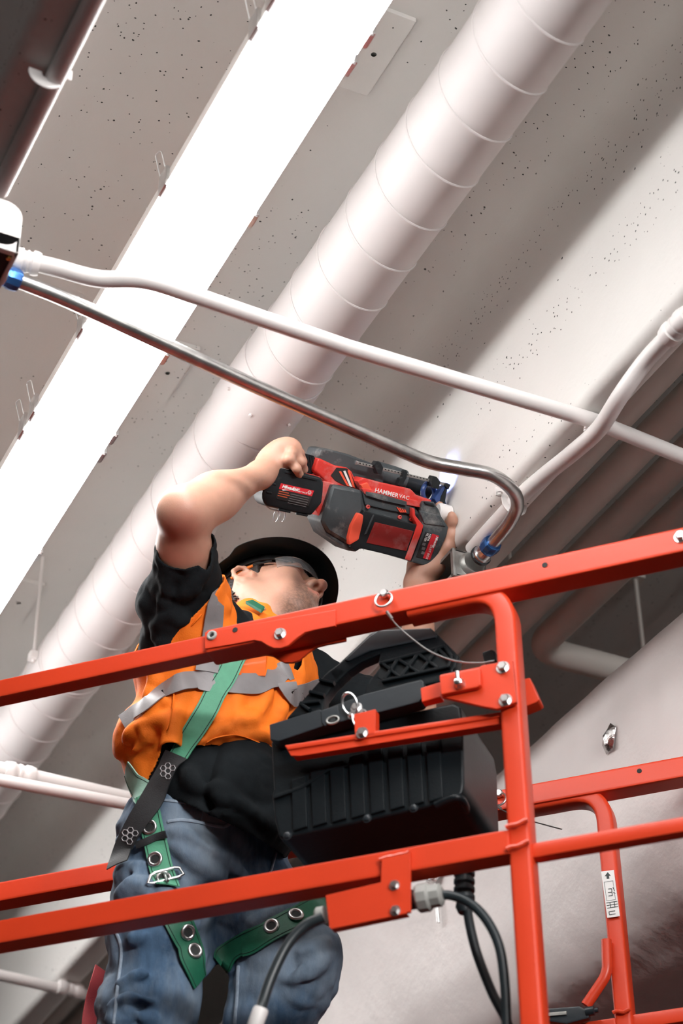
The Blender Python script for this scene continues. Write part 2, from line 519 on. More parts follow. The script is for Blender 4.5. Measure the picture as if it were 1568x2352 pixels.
R2 = 0.0135
h2 = HB-0.056
ce = tag(empty('conduit', onz(784, 975, h2)), 'bare grey metal conduit bending down to the cast box at the beam', 'conduit', 'surface conduits on the ceiling')
e = [onz(30, 640, h2), onz(160, 692, h2), onz(400, 801, h2), onz(620, 902, h2), onz(800, 981, h2), onz(905, 1028, h2), onz(985, 1061, h2), onz(1060, 1076, h2), onz(1130, 1091, h2), onz(1175, 1124, h2), onz(1188, 1160, h2), onz(1170, 1200, h2), onz(1138, 1240, h2), onz(1105, 1275, h2)]
MB().tube(spline(e, 6), R2, 20).build('pipe', M['steel'], ce)
d = e[-1]-e[-2]; d /= np.linalg.norm(d)
def connector(p, d, par):
    b = MB().lathe(p, d, [(0, 0.0150), (0, 0.0185), (0.006, 0.0205), (0.018, 0.0205), (0.021, 0.0190), (0.026, 0.0190), (0.026, 0.0165)], 10).build('compression_nut', M['blue'], par, bevel=0.0008)
    MB().lathe(p+d*0.024, d, [(0, 0.0168), (0.020, 0.0168), (0.020, 0.0205), (0.028, 0.0205), (0.028, 0.015)], 12).build('connector_body', M['zinc'], par, bevel=0.0006)
    MB().lathe(p+d*0.050, d, [(0, 0.0225), (0.006, 0.0225), (0.008, 0.019)], 20).build('gasket', M['rubber'], par)
connector(onz(1133, 1246, h2), d, ce)
d0 = e[0]-e[1]; d0 /= np.linalg.norm(d0)
connector(onz(44, 647, h2), d0, ce)

# cast box on the beam soffit
bo = onz(1118, 1262, h2)+d*0.063
yb = bo[1]; xb = bo[0]; zb = Z0+h2
cb = tag(empty('junction_box', (xb, yb, zb)), 'raw cast metal box with open side where the bare conduit ends', 'junction box')
w_, t_ = 0.062, 0.030
bb = MB()
# cast body: open towards -x (the worker's side)
x0, x1, y0, y1, z0, z1 = xb-0.046, xb+0.034, yb, yb+0.108, zb-0.036, zb+0.030
bb.box((x0+0.006, y0, z0), (x1, y0+0.007, z1)); bb.box((x0+0.006, y1-0.007, z0), (x1, y1, z1))
bb.box((x0+0.006, y0, z1-0.006), (x1, y1, z1)); bb.box((x0+0.006, y0, z0), (x1, y1, z0+0.006)); bb.box((x1-0.006, y0, z0), (x1, y1, z1))
bb.build('body', M['cast'], cb, bevel=0.002)
rm = MB()
rm.box((x0, y0-0.003, z0-0.003), (x0+0.007, y0+0.008, z1)); rm.box((x0, y1-0.008, z0-0.003), (x0+0.007, y1+0.003, z1))
rm.box((x0, y0, z1-0.007), (x0+0.007, y1, z1+0.001)); rm.box((x0, y0, z0-0.003), (x0+0.007, y1, z0+0.006))
rm.build('rim', M['cast'], cb, bevel=0.0015)
MB().box((x1-0.009, y0+0.006, z0+0.005), (x1-0.0065, y1-0.006, z1-0.005)).build('box_inside', M['dark'], cb)  # dark plate paints the shade at the back of the box
MB().lathe((xb, y0-0.001, zb), (0, -1, 0), [(-0.004, 0.030), (0.004, 0.029), (0.010, 0.0235), (0.010, 0.015)], 24).build('hub', M['cast'], cb)

R3 = 0.0165
h3 = HB-R3-0.001
c2 = tag(empty('conduit', onz(1250, 1090, h3)), 'thick white conduit along the beam soffit stepping around the crossing conduit', 'conduit', 'surface conduits on the ceiling')
q = [onz(2900, -760, h3), onz(1740, 560, h3), onz(1600, 706, h3), onz(1535, 772, h3), onz(1480, 832, h3-0.004), onz(1425, 908, h3-0.030), onz(1375, 985, h3-0.040), onz(1315, 1040, h3-0.030), onz(1250, 1092, h3-0.004), onz(1200, 1136, h3), onz(1120, 1222, h3), onz(1085, 1262, h3)]
MB().tube(spline(q, 6), R3, 20).build('pipe', M['white'], c2)
coupling(onz(1556, 750, h3), q[1]-q[2], R3, c2, M['white'], 0.07)
strap_at(onz(1180, 1157, h3), q[1]-q[2], R3, c2, M['white'])

# conduit and box on the left beam
h4 = 2.448
R4 = 0.0158
c3 = tag(empty('conduit', onz(120, 200, h4)), 'white conduit along the dark left beam above the junction box', 'conduit', 'surface conduits on the ceiling')
pa, pb = onz(330, -230, h4), onz(-2, 438, h4)
MB().tube([pa, pb], R4, 20).build('pipe', M['white'], c3)
strap_at(onz(105, 172, h4), pb-pa, R4, c3, M['white'])
jb = tag(empty('junction_box', onz(20, 560, 2.40)), 'white rounded junction box with dark open underside at the left edge', 'junction box')
pr = onz(38, 577, 2.372)
x1, ya, zb_ = pr[0]+0.004, pr[1]-0.003, Z0+2.372
x0, yb_ = x1-0.12, ya+0.135
body = MB()
body.sweep([(x0+0.06, ya+0.005, zb_+0.052), (x0+0.06, yb_, zb_+0.052)], rrect(0.12, 0.104, 0.032, 6), caps=False)
body.build('body', M['white'], jb, smooth=60)
MB().prism([((x0+0.06)+a, ya, zb_+0.052+b) for a, b in rrect(0.12, 0.104, 0.032, 6)], (0, 0.012, 0)).build('end_wall', M['white'], jb, bevel=0.003)
MB().prism([((x0+0.06)+a, yb_-0.008, zb_+0.052+b) for a, b in rrect(0.12, 0.104, 0.032, 6)], (0, 0.01, 0)).build('end_wall', M['white'], jb, bevel=0.003)
MB().box((x0+0.008, ya+0.012, zb_-0.004), (x1-0.008, yb_-0.006, zb_+0.001)).build('box_opening', M['dark'], jb)  # flat dark panel paints the shaded hollow of the box
rm = MB()
rm.box((x0, ya, zb_-0.006), (x0+0.008, yb_, zb_+0.03)); rm.box((x1-0.008, ya, zb_-0.006), (x1, yb_, zb_+0.03))
rm.box((x0, ya, zb_-0.006), (x1, ya+0.012, zb_+0.03)); rm.box((x0, yb_-0.008, zb_-0.006), (x1, yb_, zb_+0.03))
rm.build('rim', M['white'], jb, bevel=0.002)
MB().lathe((x1-0.012, ya+0.018, zb_-0.009), (0, 0, 1), [(0, 0.004), (0.006, 0.004)], 10).build('screw', mat('brass', (0.6, 0.42, 0.15), 0.3, 1.0), jb)

# conduits crossing farther down the hall, lower left of the picture
def far_conduit(pts, h, R, label, cpl=None, ext=0.9):
    a, b = onz(*pts[0], h), onz(*pts[-1], h)
    dd = (b-a)/np.linalg.norm(b-a)
    t = tag(empty('conduit', a), label, 'conduit', 'surface conduits on the ceiling')
    MB().tube([a-dd*ext]+[onz(*p, h) for p in pts]+[b+dd*max(0.0, min(0.9, (2.12-b[0])/dd[0]))], R, 16).build('pipe', M['white'], t)
    if cpl:
        for c in cpl: coupling(onz(*c, h), dd, R, t, M['white'], 0.075)
far_conduit([(0, 1765), (280, 1829)], 2.44, 0.0165, 'upper of two white conduits below the worker\'s elbow side at left', [(45, 1775)])
far_conduit([(0, 1792), (280, 1845)], 2.40, 0.0150, 'lower of two white conduits left of the harness')
far_conduit([(0, 2240), (215, 2288)], 2.44, 0.0165, 'far white conduit low at the left behind the jeans', [(160, 2272)])
far_conduit([(425, 2316), (560, 2335)], 2.43, 0.020, 'far white conduit seen between the worker\'s legs', None, 0.02)

# pipes of the next bay, behind the drilled beam
def par_pipe(tc, y0, y1, label, elbow=False):
    hp = 2.66
    x = tc*hp; R = 0.0345
    t = tag(empty('pipe', (x, y0, Z0+hp)), label, 'pipe', 'parallel pipes beyond the beam')
    if not elbow:
        MB().tube([(x, y0, Z0+hp), (x, y1, Z0+hp)], R, 28).build('pipe_run', M['greypipe'], t)
        ys = [y0+0.7, y0+2.6, y0+4.5]
    else:
        MB().tube(fillet([(x, y0, Z0+hp), (x, y1, Z0+hp), (x+3.5, y1, Z0+hp)], 0.07, 12), R, 28).build('pipe_run', M['greypipe'], t)
        ys = [y0+0.7, y0+2.6]
    for y in ys:
        MB().tube([(x, y, Z0+hp+R*0.9), (x, y, Z0+HS)], 0.005, 8).build('hanger_rod', M['greypipe'], t)
par_pipe(0.7475, -1, 9, 'dull white pipe hugging the drilled beam, first of the four')
par_pipe(0.7845, -1, 9, 'dull white pipe beyond the beam, second of the four')
par_pipe(0.8220, -1, 9, 'dull white pipe beyond the beam, third of the four')
eb = onz(1240, 1492, 2.66)
par_pipe(0.8610, -1, eb[1], 'dull white pipe beyond the beam that elbows to the right', True)

# wide insulated duct at the lower right
bd = tag(empty('insulated_duct', (2.5, 2, Z0+2.0)), 'huge white plastered duct filling the lower right behind the lift', 'duct')
bp = [(2.30, 2.42), (2.235, 2.390), (2.205, 2.34), (2.20, 2.26), (2.213, 2.14), (2.228, 2.02), (2.25, 1.92), (2.29, 1.84), (2.36, 1.79), (2.5, 1.765), (3.2, 1.765), (3.3, 1.82), (3.34, 1.95), (3.34, 2.3), (3.3, 2.4), (3.2, 2.42), (2.6, 2.435)]
bp = [(x+0.02, h) for x, h in bp]
bp2 = [(p[0], p[1]) for p in spline([(a, b, 0) for a, b in bp+[bp[0]]], 5)[:-1]]
ys = np.linspace(0.3, 10, 200)
vs, fs = [], []
for i, y in enumerate(ys):
    for (x, h) in bp2:
        dx, dz = x-2.78, h-2.12
        l = math.hypot(dx, dz)
        n = 0.016*mnoise.noise((x*1.6, y*1.3, h*1.6))+0.006*mnoise.noise((x*5+3, y*4.5, h*5))+0.0022*mnoise.noise((x*15, y*14+7, h*15))
        vs.append((x+dx/l*n, y, Z0+h+dz/l*n))
k = len(bp2)
for i in range(len(ys)-1):
    for j in range(k):
        fs.append((i*k+j, i*k+(j+1) % k, (i+1)*k+(j+1) % k, (i+1)*k+j))
fs.append(tuple(range(k))); fs.append(tuple((len(ys)-1)*k+j for j in range(k)))
bdo = MB().add(vs, fs).build('duct_wrap', M['mastic'], bd, smooth=60)
BDV = BVHTree.FromPolygons(vs, [f for f in fs if len(f) == 4])
def hit(bvh, x, y, off=0.0):
    r = ray(x, y); r = r/np.linalg.norm(r)
    loc, nor, idx, dist = bvh.ray_cast(Vector(CAM), Vector(r))
    if loc is None: return None, None
    n = np.array(nor)
    if n @ r > 0: n = -n
    return np.array(loc)+n*off, n
for x, y in ((2.77, 3.80), (2.90, 3.62)):
    MB().tube([(x, y, Z0+2.42), (x, y, Z0+HS)], 0.006, 8).build('hanger_rod', M['greypipe'], bd)
    MB().box((x-0.02, y-0.02, Z0+HS-0.012), (x+0.02, y+0.02, Z0+HS)).build('rod_anchor', M['greypipe'], bd)
# torn foil tabs and an insulation pin
for pts in ([(1387, 1694), (1410, 1662), (1417, 1670), (1415, 1720), (1395, 1733), (1391, 1712)],):
    P = [hit(BDV, *p, off=0.004+0.006*(i % 2))[0] for i, p in enumerate(pts)]
    nn = hit(BDV, 1400, 1700)[1]
    f = MB(); c = sum(P)/len(P)+nn*0.012
    f.add([*P, c, *[p-nn*0.0015 for p in P]], [(i, (i+1) % 6, 6) for i in range(6)]+[(i, i+7, (i+1) % 6+7, (i+1) % 6) for i in range(6)])
    f.build('foil_tab', M['foil'], bd, smooth=180)
    P2 = [hit(BDV, *p, off=0.0075)[0] for p in [(1392, 1692), (1408, 1668), (1411, 1672), (1396, 1702)]]
    MB().prism(P2, nn*0.002).build('foil_hole', M['dark'], bd)
P = [hit(BDV, *p, off=0.006+0.01*(i % 2))[0] for i, p in enumerate([(982, 2028), (1003, 2005), (1020, 2004), (1012, 2026), (1002, 2034)])]
nn = hit(BDV, 1000, 2020)[1]
f = MB(); c = sum(P)/5+nn*0.02
f.add([*P, c, *[p-nn*0.002 for p in P]], [(i, (i+1) % 5, 5) for i in range(5)]+[(i, i+6, (i+1) % 5+6, (i+1) % 5) for i in range(5)])
f.build('foil_tab', M['foil'], bd)
a = hit(BDV, 1008, 2030, 0.012)[0]; b = hit(BDV, 1018, 2120, 0.014)[0]
MB().tube([a, a*0.6+b*0.4], 0.0016, 8).build('insulation_pin', M['zinc'], bd)
MB().tube([a*0.6+b*0.4, b], 0.0045, 10).build('pin_sleeve', M['zinc'], bd)

# ================================================================== scissor lift
_ua = AZ+math.radians(-69.737)
LU = np.array([math.sin(_ua), math.cos(_ua), 0.0])
LE = -LU                                            # along the platform, to the right
LN = np.array([math.cos(_ua), -math.sin(_ua), 0.0])  # across the platform, away
LZ = np.array([0, 0, 1.0])
NF, NBK = 2.85, 3.62
def lf(x, y, n=NF):                                 # pixel on the plane n of the lift: (s, z)
    p = onpl(x, y, LN, n)
    return float(p @ LE), float(p[2])
def lw(s, n, z):
    return LE*s+LN*n+LZ*z
def lbox(mb, s0, s1, n0, n1, z0, z1):
    return mb.box8([lw(s0, n0, z0), lw(s1, n0, z0), lw(s1, n1, z0), lw(s0, n1, z0), lw(s0, n0, z1), lw(s1, n0, z1), lw(s1, n1, z1), lw(s0, n1, z1)])
def lpoly(pix, n):
    return [onpl(x, y, LN, n) for x, y in pix]
ZT = lf(784, 1379)[1]
ZM = lf(784, 1970)[1]
DECK = ZT-1.10
SR = lf(1568, 1209)[0]+0.16
SL = -3.15
lift = empty('scissor_lift', lw((SL+SR)/2, (NF+NBK)/2, 0.0), 'red orange scissor lift with guardrails, post and gate around the worker', 'lift')
RED = M['red']
s_j = lf(472, 1444)[0]
tr = lbox(MB(), s_j, SR, NF, NF+0.050, ZT-0.049, ZT).build('top_rail', RED, lift, bevel=0.006)
lbox(MB(), SL, s_j+0.1, NF+0.006, NF+0.042, ZT-0.045, ZT-0.007).build('extension_rail', RED, lift, bevel=0.005)
# drop lobe with the pivot bolt
lobe = [(470, 1452), (470, 1490), (530, 1480), (583, 1470), (600, 1473), (614, 1482), (628, 1488), (645, 1488), (662, 1482), (680, 1466), (700, 1452), (724, 1446), (770, 1437), (770, 1400)]
MB().prism(lpoly(lobe, NF-0.0035), LN*0.006).build('hinge_plate', RED, lift, bevel=0.0015)
MB().prism(lpoly(lobe, NF-0.0035), LN*0.006)
hp = [(onpl(x, y, LN, NF-0.0035)+LN*0.052) for x, y in lobe]
MB().prism(hp, LN*0.006).build('hinge_plate', RED, lift, bevel=0.0015)
def bolt(x, y, n, r=0.0085, h=0.009, m='zinc', name='bolt', par=None):
    return hexbolt(onpl(x, y, LN, n), -LN, r, h).build(name, M[m], par or lift, smooth=30)
bolt(644, 1457, NF-0.003)
# holes: dark discs that paint the shade inside, some rimmed
def hole(x, y, n, r, rim=None):
    p = onpl(x, y, LN, n)
    MB().lathe(p-LN*0.0012, LN, [(0, r), (0.002, r)], 16).build('bolt_hole', M['dark'], lift)
    if rim:
        MB().tube([p-LN*0.001+(LE*math.cos(a)+LZ*math.sin(a))*(r+0.0025) for a in np.linspace(0, 2*math.pi, 21)[:-1]], 0.003, 8, up=LN, closed=True).build('hole_rim', rim, lift)
hole(487, 1460, NF-0.0035, 0.0045, M['greyplastic'])
hole(540, 1447, NF-0.0035, 0.005)
hole(1251, 1298, NF, 0.005)
hole(1468, 1771, NBK, 0.005)
bolt(1563, 1234, NF)
# rivets under the rail
for x, y in ((1268, 1333), (1400, 1812)):
    pass
# mid rail
s_p0, s_p1 = lf(1146, 1658)[0], lf(1201, 1718)[0]
lbox(MB(), SL, s_p0+0.004, NF+0.002, NF+0.046, ZM-0.044, ZM).build('mid_rail', RED, lift, bevel=0.006)
zmr = lf(1221, 1925)[1]
lbox(MB(), s_p1-0.004, SR, NF+0.012, NF+0.040, zmr-0.028, zmr).build('mid_rail', RED, lift, bevel=0.009)
# post with a swept bend into the top rail
PW = s_p1-s_p0
sc = (s_p0+s_p1)/2
zb = ZT-0.049
path = [lw(lf(930, 1372)[0], NF+0.028, zb+PW*0.30), lw(sc, NF+0.028, zb+PW*0.30), lw(sc, NF+0.026, DECK-0.02)]
post = MB().sweep(fillet(path, 0.072, 18), rrect(PW, 0.045, 0.007, 3), up=LN).build('post', RED, lift, smooth=50)
for y in (1895, 1945):
    p = lf(1180, y)
    w = [lw(s_p0+PW*t, NF-0.0015, p[1]+0.0012*math.sin(t*9)+0.006*(t-0.5)) for t in np.linspace(0, 1, 9)]
    MB().tube(w, 0.004, 8).build('weld_bead', M['redweld'], lift)
# bracket plate and its two bolts
pl = [(1010, 1550), (1103, 1531), (1105, 1528), (1176, 1516), (1186, 1612), (1140, 1628), (1112, 1623), (1013, 1600)]
MB().prism(lpoly(pl, NF-0.009), LN*0.008).build('bracket_plate', RED, lift, bevel=0.002)
pl2 = [(1008, 1551), (1102, 1533), (1104, 1572), (1095, 1578), (1012, 1595)]
MB().prism(lpoly(pl2, NF-0.020), LN*0.011).build('bracket_clamp', RED, lift, bevel=0.003)
bolt(1155, 1534, NF-0.009); bolt(1161, 1609, NF-0.009)
kp = onpl(1056, 1572, LN, NF-0.020)
k_ = MB().lathe(kp, -LN, [(0, 0.010), (0.004, 0.010), (0.008, 0.007), (0.012, 0.007), (0.014, 0.004)], 14)
k_.tube([kp-LN*0.010, kp-LN*0.012+LZ*0.018], 0.004, 8)
k_.build('wing_knob', M['zinc'], lift)
# brace carrying the controller, and the tab behind the post
sA, zA = lf(650, 1708); sB, zB = lf(1150, 1633)
br = [(652, 1711), (1148, 1634), (1148, 1665), (680, 1738)]
MB().prism(lpoly([(652, 1711), (1150, 1634), (1150, 1646), (660, 1722)], NF+0.012), LN*0.045).build('brace', RED, lift, bevel=0.003)
MB().prism(lpoly([(655, 1716), (1150, 1640), (1150, 1662), (690, 1736), (668, 1736)], NF+0.016), LN*0.004).build('brace_flange', RED, lift, bevel=0.0015)
MB().prism(lpoly([(965, 1580), (1012, 1566), (1012, 1600), (968, 1612)], NF+0.01), LN*0.02).build('brace_end', RED, lift, bevel=0.002)
MB().prism(lpoly([(812, 1640), (862, 1628), (862, 1690), (815, 1700)], NF+0.012), LN*0.02).build('hanger_lug', RED, lift, bevel=0.002)
MB().prism(lpoly([(1198, 1560), (1216, 1556), (1238, 1606), (1232, 1612), (1200, 1625)], NF+0.10), LN*0.03).build('rear_tab', RED, lift, bevel=0.002)
# outlet bracket under the mid rail
ob = [(747, 2056), (874, 2026), (876, 1972), (941, 1958), (942, 2094), (920, 2098), (756, 2131)]
MB().prism(lpoly(ob, NF-0.008), LN*0.007).build('outlet_bracket', RED, lift, bevel=0.0015)
MB().prism(lpoly([(756, 2128), (930, 2092), (934, 2098), (760, 2134)], NF-0.008), LN*0.016).build('bracket_lip', RED, lift, bevel=0.0015)
w = [onpl(x, y, LN, NF-0.004) for x, y in ((872, 1976), (890, 1970), (905, 1968), (920, 1964), (934, 1962), (941, 1956))]
MB().tube(w, 0.0045, 8).build('weld_bead', M['redweld'], lift)
bolt(906, 2034, NF-0.008, 0.0065, 0.007); bolt(908, 2092, NF-0.008, 0.0065, 0.007)
# cable gland, control cables
g0 = onpl(938, 2068, LN, NF+0.018)
gl = MB().lathe(g0, LE, [(0, 0.016), (0.014, 0.016)], 20).build('gland_nut', M['rubber'], lift)
MB().lathe(g0+LE*0.014, LE, [(0, 0.020), (0.004, 0.0235), (0.020, 0.0235), (0.024, 0.019), (0.040, 0.019), (0.044, 0.012)], 10).build('cable_gland', M['greyplastic'], lift, bevel=0.0008)
def cable(pts, n0, n1, R, name='cable', m='rubber', par=None, label=None):
    k = len(pts)
    P = [onpl(x, y, LN, n0+(n1-n0)*i/(k-1)) for i, (x, y) in enumerate(pts)]
    o = MB().tube(spline(P, 8), R, 14).build(name, M[m], par or lift)
    if label: o['label'] = label
    return o
cable([(990, 2060), (1030, 2056), (1075, 2072), (1115, 2110), (1145, 2170), (1158, 2250), (1163, 2352), (1164, 2500)], NF+0.018, NF+0.06, 0.0078)
cable([(1070, 2050), (1076, 2110), (1095, 2190), (1130, 2280), (1165, 2350), (1180, 2420)], NF+0.10, NF+0.10, 0.0078)
bt = [onpl(1066, y, LN, NF+0.10) for y in (1955, 2055)]
bprof = [(0, 0.0145)]
for i in range(6):
    bprof += [(0.010+i*0.014, 0.0175), (0.016+i*0.014, 0.0175), (0.019+i*0.014, 0.0135), (0.023+i*0.014, 0.0135)]
bprof += [(0.1, 0.0145), (0.11, 0.010)]
MB().lathe(bt[0], bt[1]-bt[0], bprof, 18).build('cable_boot', M['rubber'], lift)
co = cable([(742, 2106), (700, 2126), (660, 2170), (625, 2240), (604, 2300), (598, 2322)], NF-0.005, NF-0.03, 0.0085)
p0, p1 = onpl(600, 2316, LN, NF-0.03), onpl(587, 2352, LN, NF-0.03)
MB().lathe(p0, p1-p0, [(0, 0.0115), (0.004, 0.0125), (0.036, 0.0125), (0.040, 0.010)], 16).build('cable_ferrule', M['white'], lift)
MB().tube(spline([p1, onpl(575, 2400, LN, NF-0.03), onpl(566, 2560, LN, NF-0.02)], 6), 0.0085, 12).build('cable', M['rubber'], lift)
MB().lathe(onpl(746, 2100, LN, NF+0.012), -LE, [(0, 0.014), (0.012, 0.014), (0.016, 0.010)], 14).build('cable_clamp', M['greyplastic'], lift)
# ring pin with lanyard on the top rail
def ringpin(x, y, n, r, lan=None):
    p = onpl(x, y, LN, n)
    t = MB().lathe(p+LN*0.03, -LN, [(0, 0.006), (0.032, 0.006), (0.034, 0.0085), (0.040, 0.0085), (0.043, 0.006)], 14).build('detent_pin', M['zinc'], lift)
    c = p-LN*0.010-LZ*(r*0.95)
    MB().tube([c+(LE*math.cos(a)+LZ*math.sin(a)+LN*0.12*math.sin(a))*r for a in np.linspace(0, 2*math.pi, 29)[:-1]], 0.0022, 8, up=LN, closed=True).build('pull_ring', M['zinc'], t)
    if lan:
        P = [onpl(a, b, LN, n-0.014+0.02*i/len(lan)) for i, (a, b) in enumerate(lan)]
        MB().tube(spline(P, 8), 0.0014, 8).build('lanyard', M['zinc'], t)
        MB().tube([P[0], P[0]*0.4+P[1]*0.6], 0.0032, 8).build('lanyard_crimp', M['zinc'], t)
ringpin(885, 1368, NF, 0.0155, [(888, 1405), (908, 1433), (940, 1462), (985, 1495), (1040, 1517), (1095, 1523), (1135, 1518)])
ringpin(1148, 1826, NBK, 0.0150, [(1142, 1852), (1156, 1862), (1200, 1880), (1290, 1905)])
# back side: top rail, bent gate tube, gate post, latch bar
zbk = lf(1568, 1735, NBK)[1]
lbox(MB(), SL, lf(1592, 1722, NBK)[0], NBK, NBK+0.05, zbk-0.047, zbk).build('top_rail', RED, lift, bevel=0.006)
g0_, g1_ = lf(1371, 1933, NBK)[0], lf(1409, 1923, NBK)[0]
GW = g1_-g0_
gc = (g0_+g1_)/2
zg = zbk-0.047
path = [lw(lf(1160, 1846, NBK)[0], NBK+0.028, zg+GW*0.30), lw(gc, NBK+0.028, zg+GW*0.30), lw(gc, NBK+0.026, DECK-0.02)]
MB().sweep(fillet(path, 0.072, 18), rrect(GW, 0.045, 0.007, 3), up=LN).build('gate_post', RED, lift, smooth=50)
zgl = lf(1440, 2325, NBK)[1]
lbox(MB(), lf(1215, 2360, NBK)[0], g0_+0.003, NBK+0.004, NBK+0.046, zgl-0.044, zgl-0.004).build('mid_rail', RED, lift, bevel=0.005)
lbox(MB(), g1_-0.003, lf(1640, 2290, NBK)[0], NBK+0.010, NBK+0.040, zgl-0.030, zgl).build('mid_rail', RED, lift, bevel=0.008)
lbox(MB(), SL, lf(1215, 2360, NBK)[0], NBK+0.004, NBK+0.046, zgl-0.044, zgl-0.004).build('mid_rail', RED, lift, bevel=0.005)
w = [lw(g0_+GW*t, NBK-0.001, lf(1430, 2323, NBK)[1]+0.002*math.sin(t*8)) for t in np.linspace(0, 1, 7)]
MB().tube(w, 0.004, 8).build('weld_bead', M['redweld'], lift)
hb = [onpl(x, y, LN, NBK-0.004) for x, y in ((1392, 2160), (1394, 2225), (1388, 2246), (1345, 2310))]
MB().tube(fillet(hb, 0.05, 6), 0.0105, 12).build('gate_handle', RED, lift)
MB().prism(lpoly([(1384, 2158), (1396, 2160), (1402, 2230), (1392, 2236)], NBK-0.006), LN*0.012).build('handle_tab', RED, lift, bevel=0.001)
MB().prism(lpoly([(1252, 2316), (1330, 2310), (1352, 2322), (1352, 2338), (1300, 2352), (1252, 2345)], NBK-0.018), LN*0.016).build('gate_latch', M['blacksteel'], lift, bevel=0.004)
MB().prism(lpoly([(1258, 2326), (1300, 2322), (1300, 2330), (1258, 2334)], NBK-0.022), LN*0.006).build('latch_bar', M['cast'], lift, bevel=0.001)
pk = onpl(1345, 2324, LN, NBK-0.016)
MB().lathe(pk, LE, [(0, 0.009), (0.016, 0.009), (0.018, 0.005), (0.024, 0.005)], 12).build('latch_bolt', M['blacksteel'], lift)
# pictogram sticker on the gate post
M['paper'] = mat('white sticker', (0.78, 0.77, 0.75), 0.45, var=0.03, vscale=20)
M['ink'] = mat('black ink', (0.02, 0.03, 0.03), 0.5)
stk = MB().prism(lpoly([(1380, 2002), (1409, 1998), (1423, 2104), (1394, 2108)], NBK-0.0012), LN*0.001).build('safety_sticker', M['paper'], lift)
def ink(pix, par=stk):
    return MB().prism(lpoly(pix, NBK-0.0017), LN*0.0006).build('print', M['ink'], par)
ink([(1395, 2003), (1402, 2011), (1398, 2011.5), (1399, 2018), (1393, 2018.6), (1392, 2012), (1388, 2012.6)])
def inkline(pts, wd=0.0007):
    P = [onpl(x, y, LN, NBK-0.0016) for x, y in pts]
    return MB().sweep(P, rrect(wd*2, 0.0006, 0.0002, 1), up=LN).build('print', M['ink'], stk)
inkline([(1387, 2026), (1407, 2023), (1413, 2066), (1393, 2069), (1387, 2026)], 0.0004)
for a in ([(1396, 2042), (1404, 2041)], [(1396, 2050), (1405, 2049)], [(1397, 2058), (1406, 2057)], [(1404, 2041), (1406, 2057)], [(1407, 2038), (1411, 2046)], [(1408, 2050), (1413, 2052)],
          [(1392, 2074), (1417, 2070)], [(1393, 2080), (1418, 2076)], [(1394, 2086), (1419, 2082)], [(1400, 2073), (1402, 2085)], [(1410, 2071), (1412, 2084)], [(1398, 2094), (1412, 2092)], [(1399, 2101), (1413, 2099)], [(1398, 2094), (1399, 2101)]):
    inkline(a)
# deck, toe board, scissor stack and base: below the frame, they carry the platform
dk = lbox(MB(), SL, SR, NF, NBK+0.05, DECK-0.06, DECK).build('deck', M['blacksteel'], lift, bevel=0.004)
for n in (NF, NBK+0.03):
    lbox(MB(), SL, SR, n, n+0.02, DECK, DECK+0.15).build('toe_board', RED, lift, bevel=0.003)
for s in (SL, SR-0.05):
    lbox(MB(), s, s+0.05, NF, NF+0.05, DECK, ZT-0.002).build('corner_post', RED, lift, bevel=0.005)
    if s == SL: lbox(MB(), s, s+0.05, NBK, NBK+0.05, DECK, zbk-0.002).build('corner_post', RED, lift, bevel=0.005)
s0, s1 = SL+0.35, SR-0.35
for i in range(3):
    za, zb2 = 0.55+i*(DECK-0.66)/3, 0.55+(i+1)*(DECK-0.66)/3
    for n in (NF+0.12, NBK-0.12):
        for fl in (0, 1):
            a, b = (s0, s1) if fl == 0 else (s1, s0)
            MB().sweep([lw(a, n+0.03*fl, za), lw(b, n+0.03*fl, zb2)], rrect(0.05, 0.09, 0.006, 2)).build('scissor_arm', RED, lift)
lbox(MB(), SL+0.1, SR-0.1, NF, NBK+0.05, 0.18, 0.56).build('chassis', RED, lift, bevel=0.01)
for s in (SL+0.4, SR-0.4):
    for n in (NF+0.06, NBK-0.01):
        MB().lathe(lw(s, n-0.06, 0.19), LN, [(0, 0.15), (0.02, 0.19), (0.10, 0.19), (0.12, 0.15)], 28).build('wheel', M['rubber'], lift)

# ================================================================== rotary hammer with dust extractor
DW = np.array([0.0, -0.776, -0.631])               # the tool's underside looks down at the camera
DA = np.array([1.0, 0.0, 0.0])                     # drilling direction, square to the beam face
DV = np.cross(DW, DA)
_d = 4.0
while at(1040, 1186, _d)[0] < 1.752: _d += 0.002
DP0 = at(1040, 1186, _d)
def dp(x, y, off=0.0):
    return onpl(x, y, DW, DW @ DP0 + off)
M['toolred'] = mat('dusty red plastic', (0.62, 0.035, 0.025), 0.42, var=0.12, vscale=14, dirt=((0.55, 0.5, 0.47), 16, 0.50, 0.72, 0.45))
M['toolorange'] = mat('bright red plastic', (0.85, 0.10, 0.05), 0.4, var=0.08, vscale=20)
M['toolgrey'] = mat('dusty charcoal plastic', (0.045, 0.055, 0.06), 0.55, var=0.15, vscale=18, dirt=((0.42, 0.40, 0.38), 17, 0.53, 0.70, 0.55), bump=0.0003, bscale=160)
M['toolblack'] = mat('black tool plastic', (0.012, 0.015, 0.017), 0.4, var=0.2, vscale=20, dirt=((0.30, 0.29, 0.28), 18, 0.60, 0.78, 0.22), spec=0.3)
M['window'] = mat('tinted red window', (0.25, 0.02, 0.018), 0.18, var=0.15, vscale=9, dirt=((0.5, 0.36, 0.33), 12, 0.58, 0.8, 0.3), coat=0.6)
M['labelred'] = mat('red label', (0.60, 0.02, 0.03), 0.4)
M['labelblack'] = mat('black label', (0.02, 0.017, 0.017), 0.45)
M['print'] = mat('white print', (0.78, 0.75, 0.73), 0.5)
M['printorange'] = mat('orange print', (0.50, 0.09, 0.03), 0.5)
